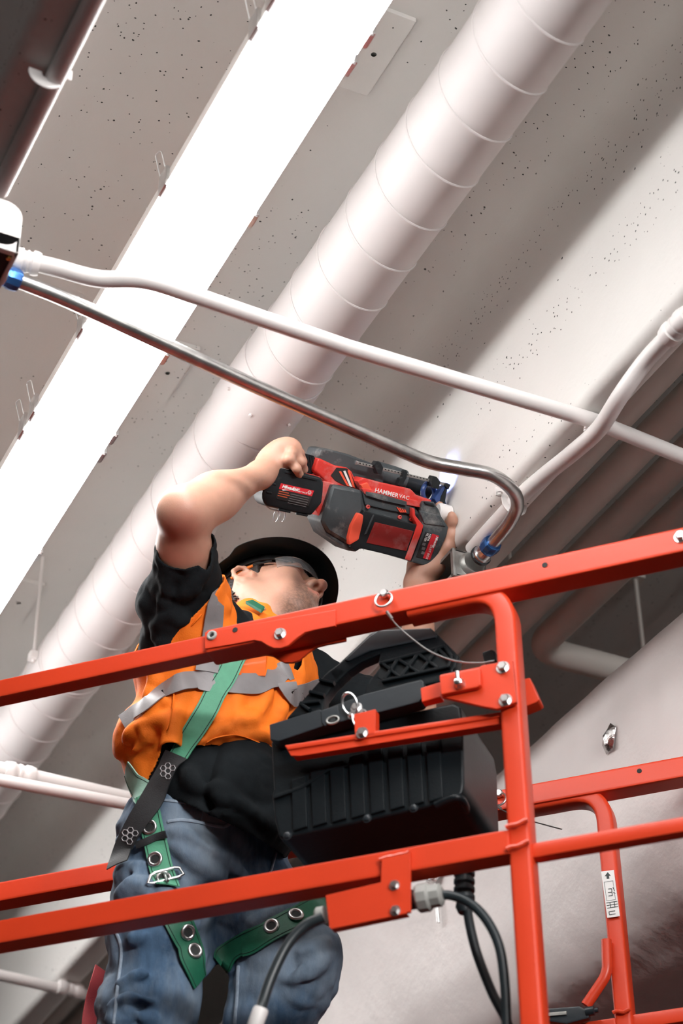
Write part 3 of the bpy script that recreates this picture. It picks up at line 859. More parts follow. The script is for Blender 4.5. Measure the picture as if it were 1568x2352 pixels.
M['bluelit'] = mat('blue lit plastic', (0.03, 0.07, 0.22), 0.3, var=0.2, vscale=30)  # dark plastic with the work light's blue glow put into its colour
M['wirering'] = M['zinc']
drill = tag(empty('rotary_hammer', DP0-DA*0.2), 'red and charcoal cordless rotary hammer with dust extractor held against the beam', 'power tool')
def dpr(name, pix, off, depth, m, par=drill, bevel=0.003, taper=None, seg=2):
    return MB().prism([dp(x, y, off) for x, y in pix], -DW*depth, taper).build(name, m, par, bevel=bevel, seg=seg, smooth=35)
def dtube(name, pts, r, m, par=drill, k=12, caps=True):
    return MB().tube([dp(*p) for p in pts], r, k, up=DW, caps=caps).build(name, m, par)
# gear case behind
dpr('gear_case', [(731, 1050), (738, 1031), (754, 1031), (800, 1043), (850, 1062), (884, 1084), (880, 1120), (800, 1120), (735, 1100)], -0.055, 0.085, M['toolgrey'], bevel=0.005, seg=2)
dtube('barrel', [(860, 1086, -0.09), (900, 1098, -0.09), (925, 1107, -0.09)], 0.026, M['toolgrey'], k=20)
dtube('chuck', [(915, 1104, -0.09), (985, 1128, -0.09)], 0.019, M['toolblack'], k=20)
dtube('drill_bit', [(985, 1128, -0.09), (1046, 1149, -0.09)], 0.006, M['zinc'])
dpr('motor_housing', [(720, 1082), (731, 1051), (772, 1070), (797, 1074), (808, 1083), (826, 1124), (835, 1140), (768, 1118), (752, 1110)], -0.018, 0.10, M['toolred'], bevel=0.008, seg=3)
lb = dpr('rating_label', [(760, 1092), (773, 1074), (797, 1076), (806, 1088), (821, 1121), (792, 1115), (770, 1104)], -0.0165, 0.002, M['labelblack'], bevel=0)
for i in range(3):
    dpr('stripe', [(778+i*10, 1083-i*1), (783+i*10, 1082-i*1), (802+i*7, 1117+i*2), (796+i*7, 1115+i*2)], -0.0155, 0.001, M['toolorange'] if i != 1 else M['print'], lb, bevel=0)
dpr('rear_frame', [(742, 1104), (769, 1110), (762, 1122), (748, 1160), (733, 1187), (725, 1174), (738, 1150)], -0.012, 0.07, M['toolred'], bevel=0.004)
# D handle and bellows
hd = dpr('handle', [(632, 1040), (668, 1034), (690, 1038), (705, 1041), (702, 1056), (668, 1060), (662, 1088), (628, 1082)], -0.045, 0.036, M['toolred'], bevel=0.010, seg=3)
bl = MB()
for i in range(6):
    t0 = i/6
    a0, a1 = (701+22*t0, 1043+6*t0), (699+19*t0, 1086+2*t0)
    w_ = 2.2
    bl.prism([dp(*q, -0.035) for q in ((a0[0], a0[1]-1.5), (a0[0]+w_, a0[1]+0.5), (a1[0]+w_, a1[1]+2), (a1[0], a1[1]))], -DW*0.055)
    bl.prism([dp(*q, -0.038) for q in ((a0[0]+w_, a0[1]+2.5), (a0[0]+2*w_, a0[1]+3), (a1[0]+2*w_, a1[1]), (a1[0]+w_, a1[1]))], -DW*0.049)
bl.build('bellows', M['toolblack'], drill)
# battery pack
bo_ = [(620, 1077), (627, 1071), (650, 1074), (700, 1087), (736, 1096), (743, 1107), (742, 1130), (739, 1156), (728, 1168), (722, 1176), (716, 1184), (700, 1182), (660, 1174), (612, 1163), (603, 1150), (602, 1134), (609, 1106)]
bat = dpr('battery_pack', bo_, 0.022, 0.062, M['toolblack'], bevel=0.008, seg=3)
dpr('foot_plate', [(624, 1070), (655, 1074), (700, 1086), (736, 1095), (737, 1099), (700, 1090), (655, 1078), (626, 1075)], -0.02, 0.03, M['toolred'], bevel=0.003)
dpr('battery_side_label', [(648, 1075.5), (730, 1094.5), (731, 1097.5), (647, 1078.5)], 0.0195, 0.004, M['labelblack'], bat, bevel=0)
dpr('battery_side_label', [(646, 1074.5), (663, 1078), (664, 1081), (647, 1078)], 0.0205, 0.004, M['print'], bat, bevel=0)
for x, y in ((628, 1100),):
    p = dp(x, y, 0.0205)
    MB().tube([p+(DA*math.cos(a)+DV*math.sin(a))*0.005 for a in np.linspace(0, 2*math.pi, 17)[:-1]], 0.0022, 8, up=DW, closed=True).build('screw_boss', M['toolblack'], bat)
for q in ([(622, 1108), (634, 1111), (634, 1115), (621, 1112)], [(613, 1128), (625, 1131), (624, 1135), (612, 1132)], [(655, 1081), (688, 1089), (687, 1094), (654, 1086)], [(694, 1091), (730, 1099), (729, 1105), (693, 1097)], [(640, 1168), (668, 1174), (667, 1179), (640, 1173)], [(680, 1177), (708, 1183), (706, 1187), (680, 1182)]):
    dpr('grip_rib', q, 0.0242, 0.006, M['toolblack'], bat, bevel=0.0012)
dpr('battery_label', [(645, 1110), (721, 1127), (708, 1163), (636, 1146), (633.5, 1141.5)], 0.0232, 0.002, M['labelblack'], bat, bevel=0)
dpr('battery_label_band', [(645, 1110), (721, 1127), (716, 1140), (640.5, 1123)], 0.0238, 0.002, M['labelred'], bat, bevel=0)
tx = dp(721, 1127)-dp(645, 1110); ty = dp(645, 1110)-dp(636, 1146)
def dtext(name, txt, px, py, size, off, m, par, xd=tx, yd=ty, **kw):
    return puttext(name, txt, size, dp(px, py, off), xd, yd, m, par, **kw)
dtext('lettering', 'Milwaukee', 647.5, 1117, 0.0094, 0.0242, M['print'], bat, bold=True, shear=0.3, space=0.85)
dpr('swoosh', [(648, 1124), (668, 1125.5), (657, 1126.2), (649, 1127)], 0.0242, 0.0006, M['print'], bat, bevel=0)
dtext('lettering', '1.5 AH', 674, 1121, 0.0048, 0.0242, M['print'], bat)
dtext('lettering', 'BATTERY PACK', 672.5, 1126, 0.0045, 0.0242, M['print'], bat)
p = dp(710.5, 1131.5, 0.0242)
MB().tube([p+(DA*math.cos(a)+DV*math.sin(a))*0.0036 for a in np.linspace(0, 2*math.pi, 17)[:-1]], 0.0005, 6, up=DW, closed=True).build('recycling_mark', M['print'], bat)
MB().tube([p+(DA*math.cos(a)+DV*math.sin(a))*0.0017 for a in np.linspace(0, 2*math.pi, 11)[:-1]], 0.0004, 6, up=DW, closed=True).build('recycling_mark', M['print'], bat)
for i, (w1) in enumerate((22, 26, 22)):
    x, y = 641-i*1.6, 1127+i*5
    dpr('print_line', [(x, y), (x+w1, y+w1*0.224), (x+w1-0.5, y+2+w1*0.224), (x-0.5, y+2)], 0.0240, 0.0006, M['printorange'], bat, bevel=0)
M['smallprint'] = mat('small grey print', (0.16, 0.15, 0.15), 0.5)
for i in range(5):
    x, y = 668-i*1.7, 1134+i*5.0
    dpr('print_line', [(x, y), (x+42, y+9.5), (x+41.6, y+10.8), (x-0.4, y+1.3)], 0.0240, 0.0006, M['smallprint'], bat, bevel=0)
for cx, w_, dz in ((634, 7, 0.0), (648.5, 7.5, 0.006)):
    P = [dp(cx+w_*math.cos(a)*0.8-3*math.sin(a)*0.6, 1185+13*math.sin(a), 0.0+dz) for a in np.linspace(0, 2*math.pi, 29)[:-1]]
    MB().tube(P, 0.0011, 8, up=DW, closed=True).build('wire_ring', M['zinc'], drill)
MB().tube(spline([dp(611, 1162, 0.012), dp(622, 1170, 0.014), dp(640, 1173, 0.010), dp(655, 1176, 0.010)], 6), 0.0013, 8, up=DW).build('wire_ring', M['zinc'], drill)
# dust extractor body
vac = dpr('extractor_body', [(763, 1113), (800, 1118), (832, 1127), (884, 1148), (953, 1166), (975, 1190), (965, 1225), (940, 1289), (832, 1258), (817, 1268), (800, 1265), (750, 1230), (735, 1197)], 0.004, 0.085, M['toolgrey'], bevel=0.004, seg=2)
dpr('side_panel', [(832, 1128), (884, 1147), (955, 1166), (950, 1184), (890, 1172), (838, 1160)], 0.010, 0.02, M['toolgrey'], vac, bevel=0.004)
dpr('body_facet', [(763, 1114), (832, 1127), (836, 1170), (822, 1198), (802, 1252), (752, 1222), (738, 1198)], 0.0125, 0.012, M['toolgrey'], vac, bevel=0.006, seg=1)
fr = dpr('window_frame', [(836, 1172), (862, 1180), (958, 1205), (933, 1286), (880, 1272), (829, 1260), (817, 1266), (803, 1256), (822, 1200)], 0.022, 0.04, M['toolblack'], bevel=0.003, seg=2)
dpr('window', [(861, 1199), (950, 1220), (933, 1266), (841.5, 1247)], 0.0235, 0.004, M['window'], fr, bevel=0.0012)
dpr('frame_ridge', [(857, 1182), (860, 1183), (842, 1226), (837, 1228)], 0.0245, 0.004, M['toolgrey'], fr, bevel=0.001)
dpr('release_tab', [(823, 1177), (836, 1183), (834, 1200), (825, 1240), (803, 1253), (800, 1236), (807, 1208)], 0.026, 0.025, M['toolorange'], bevel=0.005, seg=2)
for x, y in ((845, 1164), (918, 1188), (944.5, 1193)):
    p = dp(x, y, 0.0105 if x < 900 else 0.0075)
    MB().lathe(p-DW*0.004, DW, [(0, 0.0042), (0.005, 0.0042), (0.0055, 0.003), (0.003, 0.0025)], 14).build('screw_recess', M['toolred'], vac)
for i in range(4):
    x, y = 910+i*6, 1164.5+i*1.8
    dpr('vent_slot', [(x, y), (x+3.2, y+0.8), (x+12-i*2.2, y+13-i*1.8), (x+8.5-i*2.2, y+12-i*1.8)], 0.012, 0.003, M['toolorange'], vac, bevel=0)
# red upper cover with lettering
uc = dpr('upper_cover', [(820, 1105), (834, 1097), (880, 1109), (944, 1123), (957, 1137), (993, 1149), (985, 1162), (966, 1167), (934, 1161), (840, 1132), (830, 1123)], 0.006, 0.05, M['toolred'], bevel=0.005)
dpr('cover_lip', [(830, 1122), (838, 1121), (960, 1150), (966, 1166), (934, 1160), (838, 1136)], 0.013, 0.02, M['toolred'], uc, bevel=0.003)
dpr('cover_nose', [(828, 1114), (844, 1108), (854, 1125), (852, 1130), (836, 1127)], 0.012, 0.012, M['toolorange'], uc, bevel=0.002)
dpr('grey_strip', [(841, 1129), (870, 1134), (934, 1152), (934, 1162), (880, 1150), (840, 1138)], 0.0165, 0.004, M['toolgrey'], uc, bevel=0.001)
hx = dp(938, 1145)-dp(860, 1125); hy = dp(860, 1125)-dp(857, 1140)
dtext('lettering', 'HAMMER', 860.5, 1125.5, 0.0128, 0.0145, M['print'], uc, xd=hx, yd=hy, bold=True, space=1.05)
dtext('lettering', 'VAC', 916, 1139, 0.0115, 0.0145, M['print'], uc, xd=hx, yd=hy, space=1.05)
# red band and dust box
dpr('front_band', [(946, 1166), (953, 1169), (954, 1184), (973, 1207), (969, 1221), (943, 1289), (930, 1285), (958, 1207), (947, 1186)], 0.025, 0.06, M['toolred'], bevel=0.003)
db = dpr('dust_box', [(966, 1168), (972, 1151), (996, 1153), (1008, 1170), (1014, 1186), (1030, 1211), (1027, 1227), (1008, 1270), (997, 1296), (984, 1302), (944, 1291), (971, 1218)], 0.018, 0.085, M['toolgrey'], bevel=0.004, seg=2)
dpr('box_latch', [(974, 1152), (994, 1155), (1000, 1164), (976, 1158)], 0.022, 0.008, M['toolblack'], db, bevel=0.002)
dpr('box_lid', [(962, 1172), (1010, 1184), (1024, 1210), (974, 1203)], 0.0215, 0.008, M['toolgrey'], db, bevel=0.003)
dpr('label', [(977.5, 1221.5), (1008, 1230.6), (987, 1286), (956, 1279)], 0.0195, 0.002, M['labelblack'], db, bevel=0)
dpr('label_band', [(992.5, 1226), (1008, 1230.6), (987, 1286), (971, 1282)], 0.0202, 0.002, M['labelred'], db, bevel=0)
lx = dp(987, 1286)-dp(1008, 1230.6); ly = dp(1008, 1230.6)-dp(992.5, 1226)
dtext('lettering', 'Milwaukee', 1004.5, 1232, 0.0072, 0.0208, M['print'], db, xd=lx, yd=ly, bold=True, shear=0.3, space=0.8)
dtext('lettering', 'DUST BOX', 991.5, 1251.5, 0.0066, 0.0208, M['print'], db, xd=lx, yd=ly)
dtext('lettering', 'HEPA', 988, 1226.5, 0.0064, 0.0202, M['print'], db, xd=lx, yd=ly, bold=True)
dtext('lettering', 'FILTER', 982, 1224.5, 0.0064, 0.0202, M['print'], db, xd=lx, yd=ly, bold=True)
for i in range(3):
    x, y = 974-i*1.0+0, 1246+i*10
    dpr('print_line', [(x-3, y), (x+4, y+2), (x+1.5, y+8), (x-5.5, y+6)], 0.0200, 0.0004, M['smallprint'], db, bevel=0)
# nozzle, depth rod, holders
nz = MB().lathe(dp(1002, 1177, -0.02), DA, [(0, 0.018), (0.006, 0.022), (0.035, 0.022), (0.037, 0.020), (0.037, 0.014)], 24)
_px = dp(1002, 1177, -0.02)[0]
nz = MB().lathe(dp(1002, 1177, -0.02), DA, [(0, 0.018), (0.004, 0.022), (1.7525-_px-0.002, 0.022), (1.7525-_px, 0.020), (1.7525-_px, 0.013)], 24).build('nozzle', M['white'], drill)
rod = [(817, 1064), (818, 1059), (1028, 1110), (1029, 1116)]
rd = dpr('depth_rod', [(817, 1066), (819, 1059), (1024, 1109), (1022, 1116)], -0.03, 0.004, M['cast'], bevel=0.0008)
for i in range(26):
    t = i/26
    x, y = 826+190*t, 1064+46*t
    dpr('tooth', [(x, y-1.5), (x+2.5, y-0.6), (x+2.0, y+1.6), (x-0.5, y+0.8)], -0.0285, 0.001, M['toolblack'], rd, bevel=0)
dpr('rod_end', [(815, 1067), (818, 1058), (824, 1060), (821, 1068)], -0.027, 0.010, M['zinc'], rd, bevel=0.001)
dpr('rod_holder', [(859, 1068), (865, 1059), (874, 1062), (881, 1074), (876, 1091), (867, 1089)], -0.020, 0.022, M['toolblack'], bevel=0.002)
dpr('rod_holder', [(913, 1114), (918, 1099), (925, 1096), (927, 1083), (932, 1079), (936, 1084), (934, 1098), (928, 1108), (926, 1118)], -0.018, 0.018, M['toolblack'], bevel=0.002)
dpr('rod_holder', [(989, 1106), (995, 1093), (1003, 1095), (1012, 1107), (1007, 1124), (993, 1119)], -0.018, 0.024, M['toolblack'], bevel=0.002)
rg = MB().tube([dp(984+15*math.cos(a)*0.9, 1131+21*math.sin(a), -0.05-0.012*math.cos(a)) for a in np.linspace(0, 2*math.pi, 33)[:-1]], 0.0055, 10, up=DW, closed=True).build('nozzle_ring', M['bluelit'], drill)
dpr('nozzle_arm', [(997, 1146), (1016, 1118), (1028, 1112), (1029, 1118), (1023, 1150), (1026, 1160), (1007, 1163)], -0.03, 0.02, M['bluelit'], bevel=0.003)
dpr('nozzle_clip', [(1013, 1140), (1022, 1122), (1026, 1125), (1022, 1152), (1025, 1160), (1008, 1160)], -0.028, 0.012, M['toolblack'], bevel=0.002)
dpr('rod_tip', [(1022, 1113), (1026, 1109), (1035, 1113), (1033, 1118), (1030, 1125), (1025, 1120)], -0.022, 0.014, M['toolblack'], bevel=0.0015)
# the tool's own cold work light on the beam
wl = bpy.data.lights.new('work_light', 'SPOT')
wl.energy, wl.color, wl.spot_size, wl.spot_blend, wl.shadow_soft_size = 0.45, (0.26, 0.36, 1.0), math.radians(95), 0.35, 0.004
wo = bpy.data.objects.new('work_light', wl); C.objects.link(wo)
wo.location = dp(985, 1100, -0.075)
wo.rotation_euler = (Vector(DA)+Vector((0, -0.25, 0.25))).to_track_quat('-Z', 'Y').to_euler()
wo.parent = drill; wo.matrix_parent_inverse = Matrix.Translation(drill.location).inverted()

# ================================================================== platform control box
NC = NF+0.070
cbx = tag(empty('control_box', onpl(840, 1760, LN, NC+0.08)), 'black ribbed platform control box with hooped guard hung on the red brace', 'control box')
def cpr(name, pix, n, depth, m='black', par=cbx, bevel=0.003, seg=2):
    return MB().prism([onpl(x, y, LN, n) for x, y in pix], LN*depth).build(name, M[m], par, bevel=bevel, seg=seg, smooth=35)
hs = cpr('housing', [(622, 1702), (1040, 1615), (1056, 1622), (1062, 1660), (1065, 1796), (1061, 1818), (1050, 1833), (1034, 1842), (652, 1926), (640, 1922), (630, 1880), (624, 1826), (628, 1812)], NC, 0.20, 'black', bevel=0.014, seg=4)
tops = [(668, 1706), (712, 1697), (756, 1688), (800, 1679), (844, 1670), (888, 1661), (932, 1652), (976, 1643)]
for i, (x, y) in enumerate(tops):
    y2 = 1908-i*9.5
    y1 = y + (84-i*9 if i < 4 else 48)
    cpr('rib', [(x, y1), (x+33, y1-9), (x+37+i*0.6, y2-10), (x+4+i*0.6, y2)], NC-0.006, 0.012, 'black', hs, bevel=0.003)
cpr('step_ledge', [(626, 1826), (690, 1804), (752, 1764), (808, 1752), (808, 1756), (754, 1770), (694, 1811), (628, 1834)], NC-0.007, 0.012, 'black', hs, bevel=0.002)
MB().tube(spline([onpl(x, y, LN, NC+o) for x, y, o in ((1000, 1850, -0.004), (1025, 1838, -0.006), (1052, 1832, -0.004), (1066, 1846, 0.02), (1070, 1862, 0.06), (1072, 1878, 0.11))], 6), 0.007, 10).build('corner_guard', M['black'], hs)
for x, y in ((660, 1920), (843, 1880), (950, 1856)):
    hexbolt(onpl(x, y, LN, NC-0.001), -LN, 0.006, 0.004).build('screw', M['blacksteel'], hs)
# hooped guard: arm, hoop and cross-braced panel
NG = NC+0.012
gd = MB()
for poly in ([(656, 1650), (750, 1543), (774, 1526), (800, 1541), (764, 1575), (745, 1602), (740, 1640)],
             [(750, 1543), (774, 1526), (848, 1455), (868, 1446), (905, 1462), (872, 1502), (828, 1521), (797, 1543), (770, 1570)],
             [(848, 1455), (868, 1446), (989, 1441), (1006, 1457), (1053, 1506), (1046, 1532), (1034, 1545), (872, 1545), (868, 1519), (872, 1500)],
             [(872, 1530), (1040, 1495), (1040, 1560), (836, 1600), (838, 1584), (848, 1562)]):
    gd.prism([onpl(x, y, LN, NG) for x, y in poly], LN*0.026)
gdo = gd.build('guard_hoop', M['black'], cbx, bevel=0.005, seg=2)
cpr('guard_top', [(846, 1462), (868, 1447), (989, 1442), (1003, 1458), (1000, 1464), (850, 1495), (800, 1518), (790, 1516)], NG-0.004, 0.028, 'blacksteel', gdo, bevel=0.004)
cpr('brace_panel', [(874, 1524), (1022, 1484), (1038, 1508), (1030, 1532), (880, 1566), (866, 1555)], NG-0.001, 0.012, 'toolblack', gdo, bevel=0.002)
def brace(a, b, w=4.0):
    P = [onpl(*a, LN, NG-0.004), onpl(*b, LN, NG-0.004)]
    MB().sweep(P, rrect(0.006, 0.010, 0.0015, 2), up=LN).build('brace_rib', M['black'], gdo)
for a, b in (((880, 1526), (918, 1556)), ((884, 1562), (916, 1514)), ((916, 1516), (962, 1546)), ((922, 1556), (962, 1502)), ((962, 1504), (1006, 1536)), ((966, 1546), (1008, 1490)), ((1008, 1492), (1034, 1520)), ((872, 1526), (1022, 1486)), ((878, 1566), (1032, 1532)), ((1022, 1486), (1038, 1510)), ((1038, 1510), (1030, 1532)),
             ((690, 1617), (735, 1612)), ((712, 1590), (745, 1598)), ((735, 1562), (768, 1570)), ((690, 1617), (712, 1632))):
    brace(a, b)
cpr('hanger_plate', [(618, 1664), (734, 1629), (737, 1632), (800, 1608), (837, 1594), (966, 1561), (972, 1566), (974, 1596), (962, 1612), (900, 1628), (740, 1668), (640, 1702), (620, 1698)], NC-0.034, 0.030, 'blacksteel', bevel=0.003)
cpr('hanger_tab', [(736, 1632), (776, 1620), (780, 1652), (745, 1668), (738, 1660)], NC-0.038, 0.006, 'blacksteel', bevel=0.002)
p = onpl(764, 1654, LN, NC-0.0395)
MB().tube([p+LE*0.011*math.cos(a)+LZ*0.007*math.sin(a) for a in np.linspace(0, 2*math.pi, 21)[:-1]], 0.002, 8, up=LN, closed=True).build('slot_rim', M['cast'], cbx)
MB().lathe(p-LN*0.0005, LN, [(0, 0.0055), (0.003, 0.0055)], 14).build('slot_hole', M['dark'], cbx)
kr = MB().tube([onpl(803+17*math.cos(a)+4*math.sin(a), 1617+25*math.sin(a), LN, NC-0.045+0.008*math.sin(a)) for a in np.linspace(0, 2*math.pi, 29)[:-1]], 0.0024, 8, up=LN, closed=True).build('key_ring', M['zinc'], cbx)
MB().tube(spline([onpl(*q, LN, NC-0.044) for q in ((808, 1641), (812, 1660), (824, 1676), (832, 1684))], 6), 0.0018, 8, up=LN).build('lanyard', M['zinc'], kr)
for x, y, r in ((819, 1627, 0.008), (834, 1638, 0.005), (808, 1645, 0.005)):
    hexbolt(onpl(x, y, LN, NC-0.036), -LN, r, 0.008).build('pin_head', M['zinc'], cbx)
hexbolt(onpl(832, 1684, LN, NF+0.010), -LN, 0.008, 0.008).build('pin_head', M['zinc'], cbx)
cpr('cable_knob', [(1105, 1498), (1128, 1490), (1136, 1494), (1140, 1516), (1112, 1524)], NC+0.03, 0.03, 'toolblack', bevel=0.005)

# ================================================================== soft-blended solid modelling (signed distance fields -> mesh)
class SDF:
    def __init__(s):
        s.ops, s.lo, s.hi = [], np.full(3, 1e9), np.full(3, -1e9)
    def _b(s, *ps):
        for p, r in ps:
            s.lo = np.minimum(s.lo, np.array(p)-r); s.hi = np.maximum(s.hi, np.array(p)+r)
    def cone(s, a, b, ra, rb, k=0.02, op='u'):
        a, b = np.array(a, float), np.array(b, float)
        ba = b-a; L2 = max(1e-12, float(ba@ba))
        def f(P):
            pa = P-a
            h = np.clip(pa@ba/L2, 0, 1)
            return np.linalg.norm(pa-h[:, None]*ba, axis=1)-(ra+(rb-ra)*h)
        s.ops.append((op, f, k))
        if op == 'u': s._b((a, ra), (b, rb))
        return s
    def chain(s, pts, rs, k=0.012):
        for i in range(len(pts)-1): s.cone(pts[i], pts[i+1], rs[i], rs[i+1], k)
        return s
    def ell(s, c, A, r, k=0.02, op='u'):
        """ellipsoid: rows of A are its axes"""
        c, A, r = np.array(c, float), np.array(A, float), np.array(r, float)
        def f(P):
            q = (P-c)@A.T
            k0 = np.linalg.norm(q/r, axis=1); k1 = np.linalg.norm(q/(r*r), axis=1)+1e-9
            return k0*(k0-1)/k1
        s.ops.append((op, f, k))
        if op == 'u': s._b((c, max(r)))
        return s
    def fn(s, f, op, k=0.0):
        s.ops.append((op, f, k)); return s
    def ev(s, P):
        D = None
        for op, f, k in s.ops:
            d = f(P)
            if op == 'add': D = D+d; continue
            if D is None: D = d; continue
            if op == 'u':
                h = np.maximum(k-np.abs(D-d), 0)/max(k, 1e-6)
                D = np.minimum(D, d)-h*h*k*0.25
            elif op == 's':
                h = np.maximum(k-np.abs(D+d), 0)/max(k, 1e-6)
                D = np.maximum(D, -d)+h*h*k*0.25
            elif op == 'i':
                D = np.maximum(D, d)
        return D
    def mesh(s, h, B=6, lo=None, hi=None, slack=0.02):
        lo = s.lo-4*h if lo is None else np.array(lo); hi = s.hi+4*h if hi is None else np.array(hi)
        nb = np.ceil((hi-lo)/(h*B)).astype(int)
        n = nb*B
        g = np.stack(np.meshgrid(*[np.arange(k) for k in nb], indexing='ij'), -1).reshape(-1, 3)
        cc = lo+(g+0.5)*B*h
        d = np.concatenate([s.ev(c) for c in np.array_split(cc, max(1, len(cc)//200000))])
        F = np.repeat(np.repeat(np.repeat(np.where(d < 0, -1.0, 1.0).astype(np.float32).reshape(nb), B, 0), B, 1), B, 2)
        act = g[np.abs(d) < B*h*0.87*1.15+slack]
        loc = np.stack(np.meshgrid(*[np.arange(B)]*3, indexing='ij'), -1).reshape(-1, 3)
        for ch in np.array_split(act, max(1, len(act)*B**3//250000)):
            I = (ch[:, None, :]*B+loc[None]).reshape(-1, 3)
            F[I[:, 0], I[:, 1], I[:, 2]] = s.ev(lo+I*h)
        return surface_nets(F, lo, h)
def surface_nets(F, lo, h):
    ins = F < 0
    c = np.zeros(np.array(F.shape)-1, np.int8)
    for i in (0, 1):
        for j in (0, 1):
            for k in (0, 1):
                c += ins[i:F.shape[0]-1+i, j:F.shape[1]-1+j, k:F.shape[2]-1+k]
    cells = np.argwhere((c > 0) & (c < 8))
    idx = np.full(c.shape, -1, np.int32)
    idx[cells[:, 0], cells[:, 1], cells[:, 2]] = np.arange(len(cells))
    acc = np.zeros((len(cells), 3)); cnt = np.zeros(len(cells))
    cor = [(i, j, k) for i in (0, 1) for j in (0, 1) for k in (0, 1)]
    for a in range(8):
        for b in range(a+1, 8):
            A_, B_ = np.array(cor[a]), np.array(cor[b])
            if abs(A_-B_).sum() != 1: continue
            pa, pb = cells+A_, cells+B_
            fa, fb = F[pa[:, 0], pa[:, 1], pa[:, 2]], F[pb[:, 0], pb[:, 1], pb[:, 2]]
            m = (fa < 0) != (fb < 0)
            t = np.where(m, fa/np.where(m, fa-fb, 1), 0)
            acc += np.where(m[:, None], A_+t[:, None]*(B_-A_), 0); cnt += m
    V = lo+(cells+acc/cnt[:, None])*h
    Q = []
    for ax in range(3):
        o1, o2 = (ax+1) % 3, (ax+2) % 3
        sl0 = [slice(None)]*3; sl1 = [slice(None)]*3
        sl0[ax] = slice(0, -1); sl1[ax] = slice(1, None)
        e = np.argwhere(ins[tuple(sl0)] != ins[tuple(sl1)])
        e = e[(e[:, o1] > 0) & (e[:, o2] > 0) & (e[:, o1] < F.shape[o1]-1) & (e[:, o2] < F.shape[o2]-1)]
        u1, u2 = np.zeros(3, int), np.zeros(3, int); u1[o1] = 1; u2[o2] = 1
        q = np.stack([idx[tuple((e-u1-u2).T)], idx[tuple((e-u2).T)], idx[tuple(e.T)], idx[tuple((e-u1).T)]], 1)
        fl = ~ins[tuple(e.T)]
        q[fl] = q[fl][:, ::-1]
        Q.append(q)
    Q = np.concatenate(Q)
    return V, Q[(Q >= 0).all(1)]
def clip_open(V, Q, g):
    """keep the part of the surface where g < 0 and pull its border onto g = 0"""
    gv = g(V)
    keep = gv < 0
    E = np.concatenate([Q[:, [i, (i+1) % 4]] for i in range(4)])
    E = np.concatenate([E, E[:, ::-1]])
    E = E[(~keep[E[:, 0]]) & keep[E[:, 1]]]
    acc = np.zeros_like(V); cnt = np.zeros(len(V))
    t = gv[E[:, 1]]/(gv[E[:, 1]]-gv[E[:, 0]])
    X = V[E[:, 1]]+(V[E[:, 0]]-V[E[:, 1]])*t[:, None]
    np.add.at(acc, E[:, 0], X); np.add.at(cnt, E[:, 0], 1)
    mv = cnt > 0
    V = V.copy(); V[mv] = acc[mv]/cnt[mv][:, None]
    ok = keep | mv
    Q = Q[ok[Q].all(1) & keep[Q].any(1)]
    used = np.unique(Q); re = np.full(len(V), -1); re[used] = np.arange(len(used))
    return V[used], re[Q]
def relax(V, Q, n=2, w=0.5):
    E = np.concatenate([Q[:, [i, (i+1) % 4]] for i in range(4)])
    for _ in range(n):
        acc = np.zeros_like(V); cnt = np.zeros(len(V))
        for a, b in ((0, 1), (1, 0)):
            np.add.at(acc, E[:, a], V[E[:, b]]); np.add.at(cnt, E[:, a], 1)
        V = V*(1-w)+w*acc/np.maximum(cnt, 1)[:, None]
    return V
def qmesh(name, V, Q, m, par=None, solid=0.0, tone=None):
    me = bpy.data.meshes.new(name)
    me.vertices.add(len(V)); me.vertices.foreach_set('co', V.astype(np.float32).ravel())
    me.loops.add(Q.size); me.loops.foreach_set('vertex_index', Q.astype(np.int32).ravel())
    me.polygons.add(len(Q)); me.polygons.foreach_set('loop_start', np.arange(0, Q.size, 4, dtype=np.int32))
    me.update(calc_edges=True); me.validate()
    o = link(name, me, m, par, smooth=180)
    if solid:
        md = o.modifiers.new('thickness', 'SOLIDIFY'); md.thickness = solid; md.offset = -1
    if tone is not None:
        at_ = me.color_attributes.new('tone', 'FLOAT_COLOR', 'POINT')
        at_.data.foreach_set('color', np.concatenate([tone, np.ones((len(V), 1))], 1).astype(np.float32).ravel())
    return o
def vnoise(P, sc, seed=0):
    """smooth value noise, vectorised"""
    q = P*sc+seed*17.3
    i = np.floor(q).astype(np.int64); f = q-i; f = f*f*(3-2*f)
    out = 0
    for a in (0, 1):
        for b in (0, 1):
            for c in (0, 1):
                hsh = ((i[:, 0]+a)*73856093 ^ (i[:, 1]+b)*19349663 ^ (i[:, 2]+c)*83492791)
                hsh = (hsh*(hsh*hsh*15731+789221)+1376312589) & 0x7fffffff
                w = (f[:, 0] if a else 1-f[:, 0])*(f[:, 1] if b else 1-f[:, 1])*(f[:, 2] if c else 1-f[:, 2])
                out = out+w*(hsh/0x7fffffff*2-1)
    return out

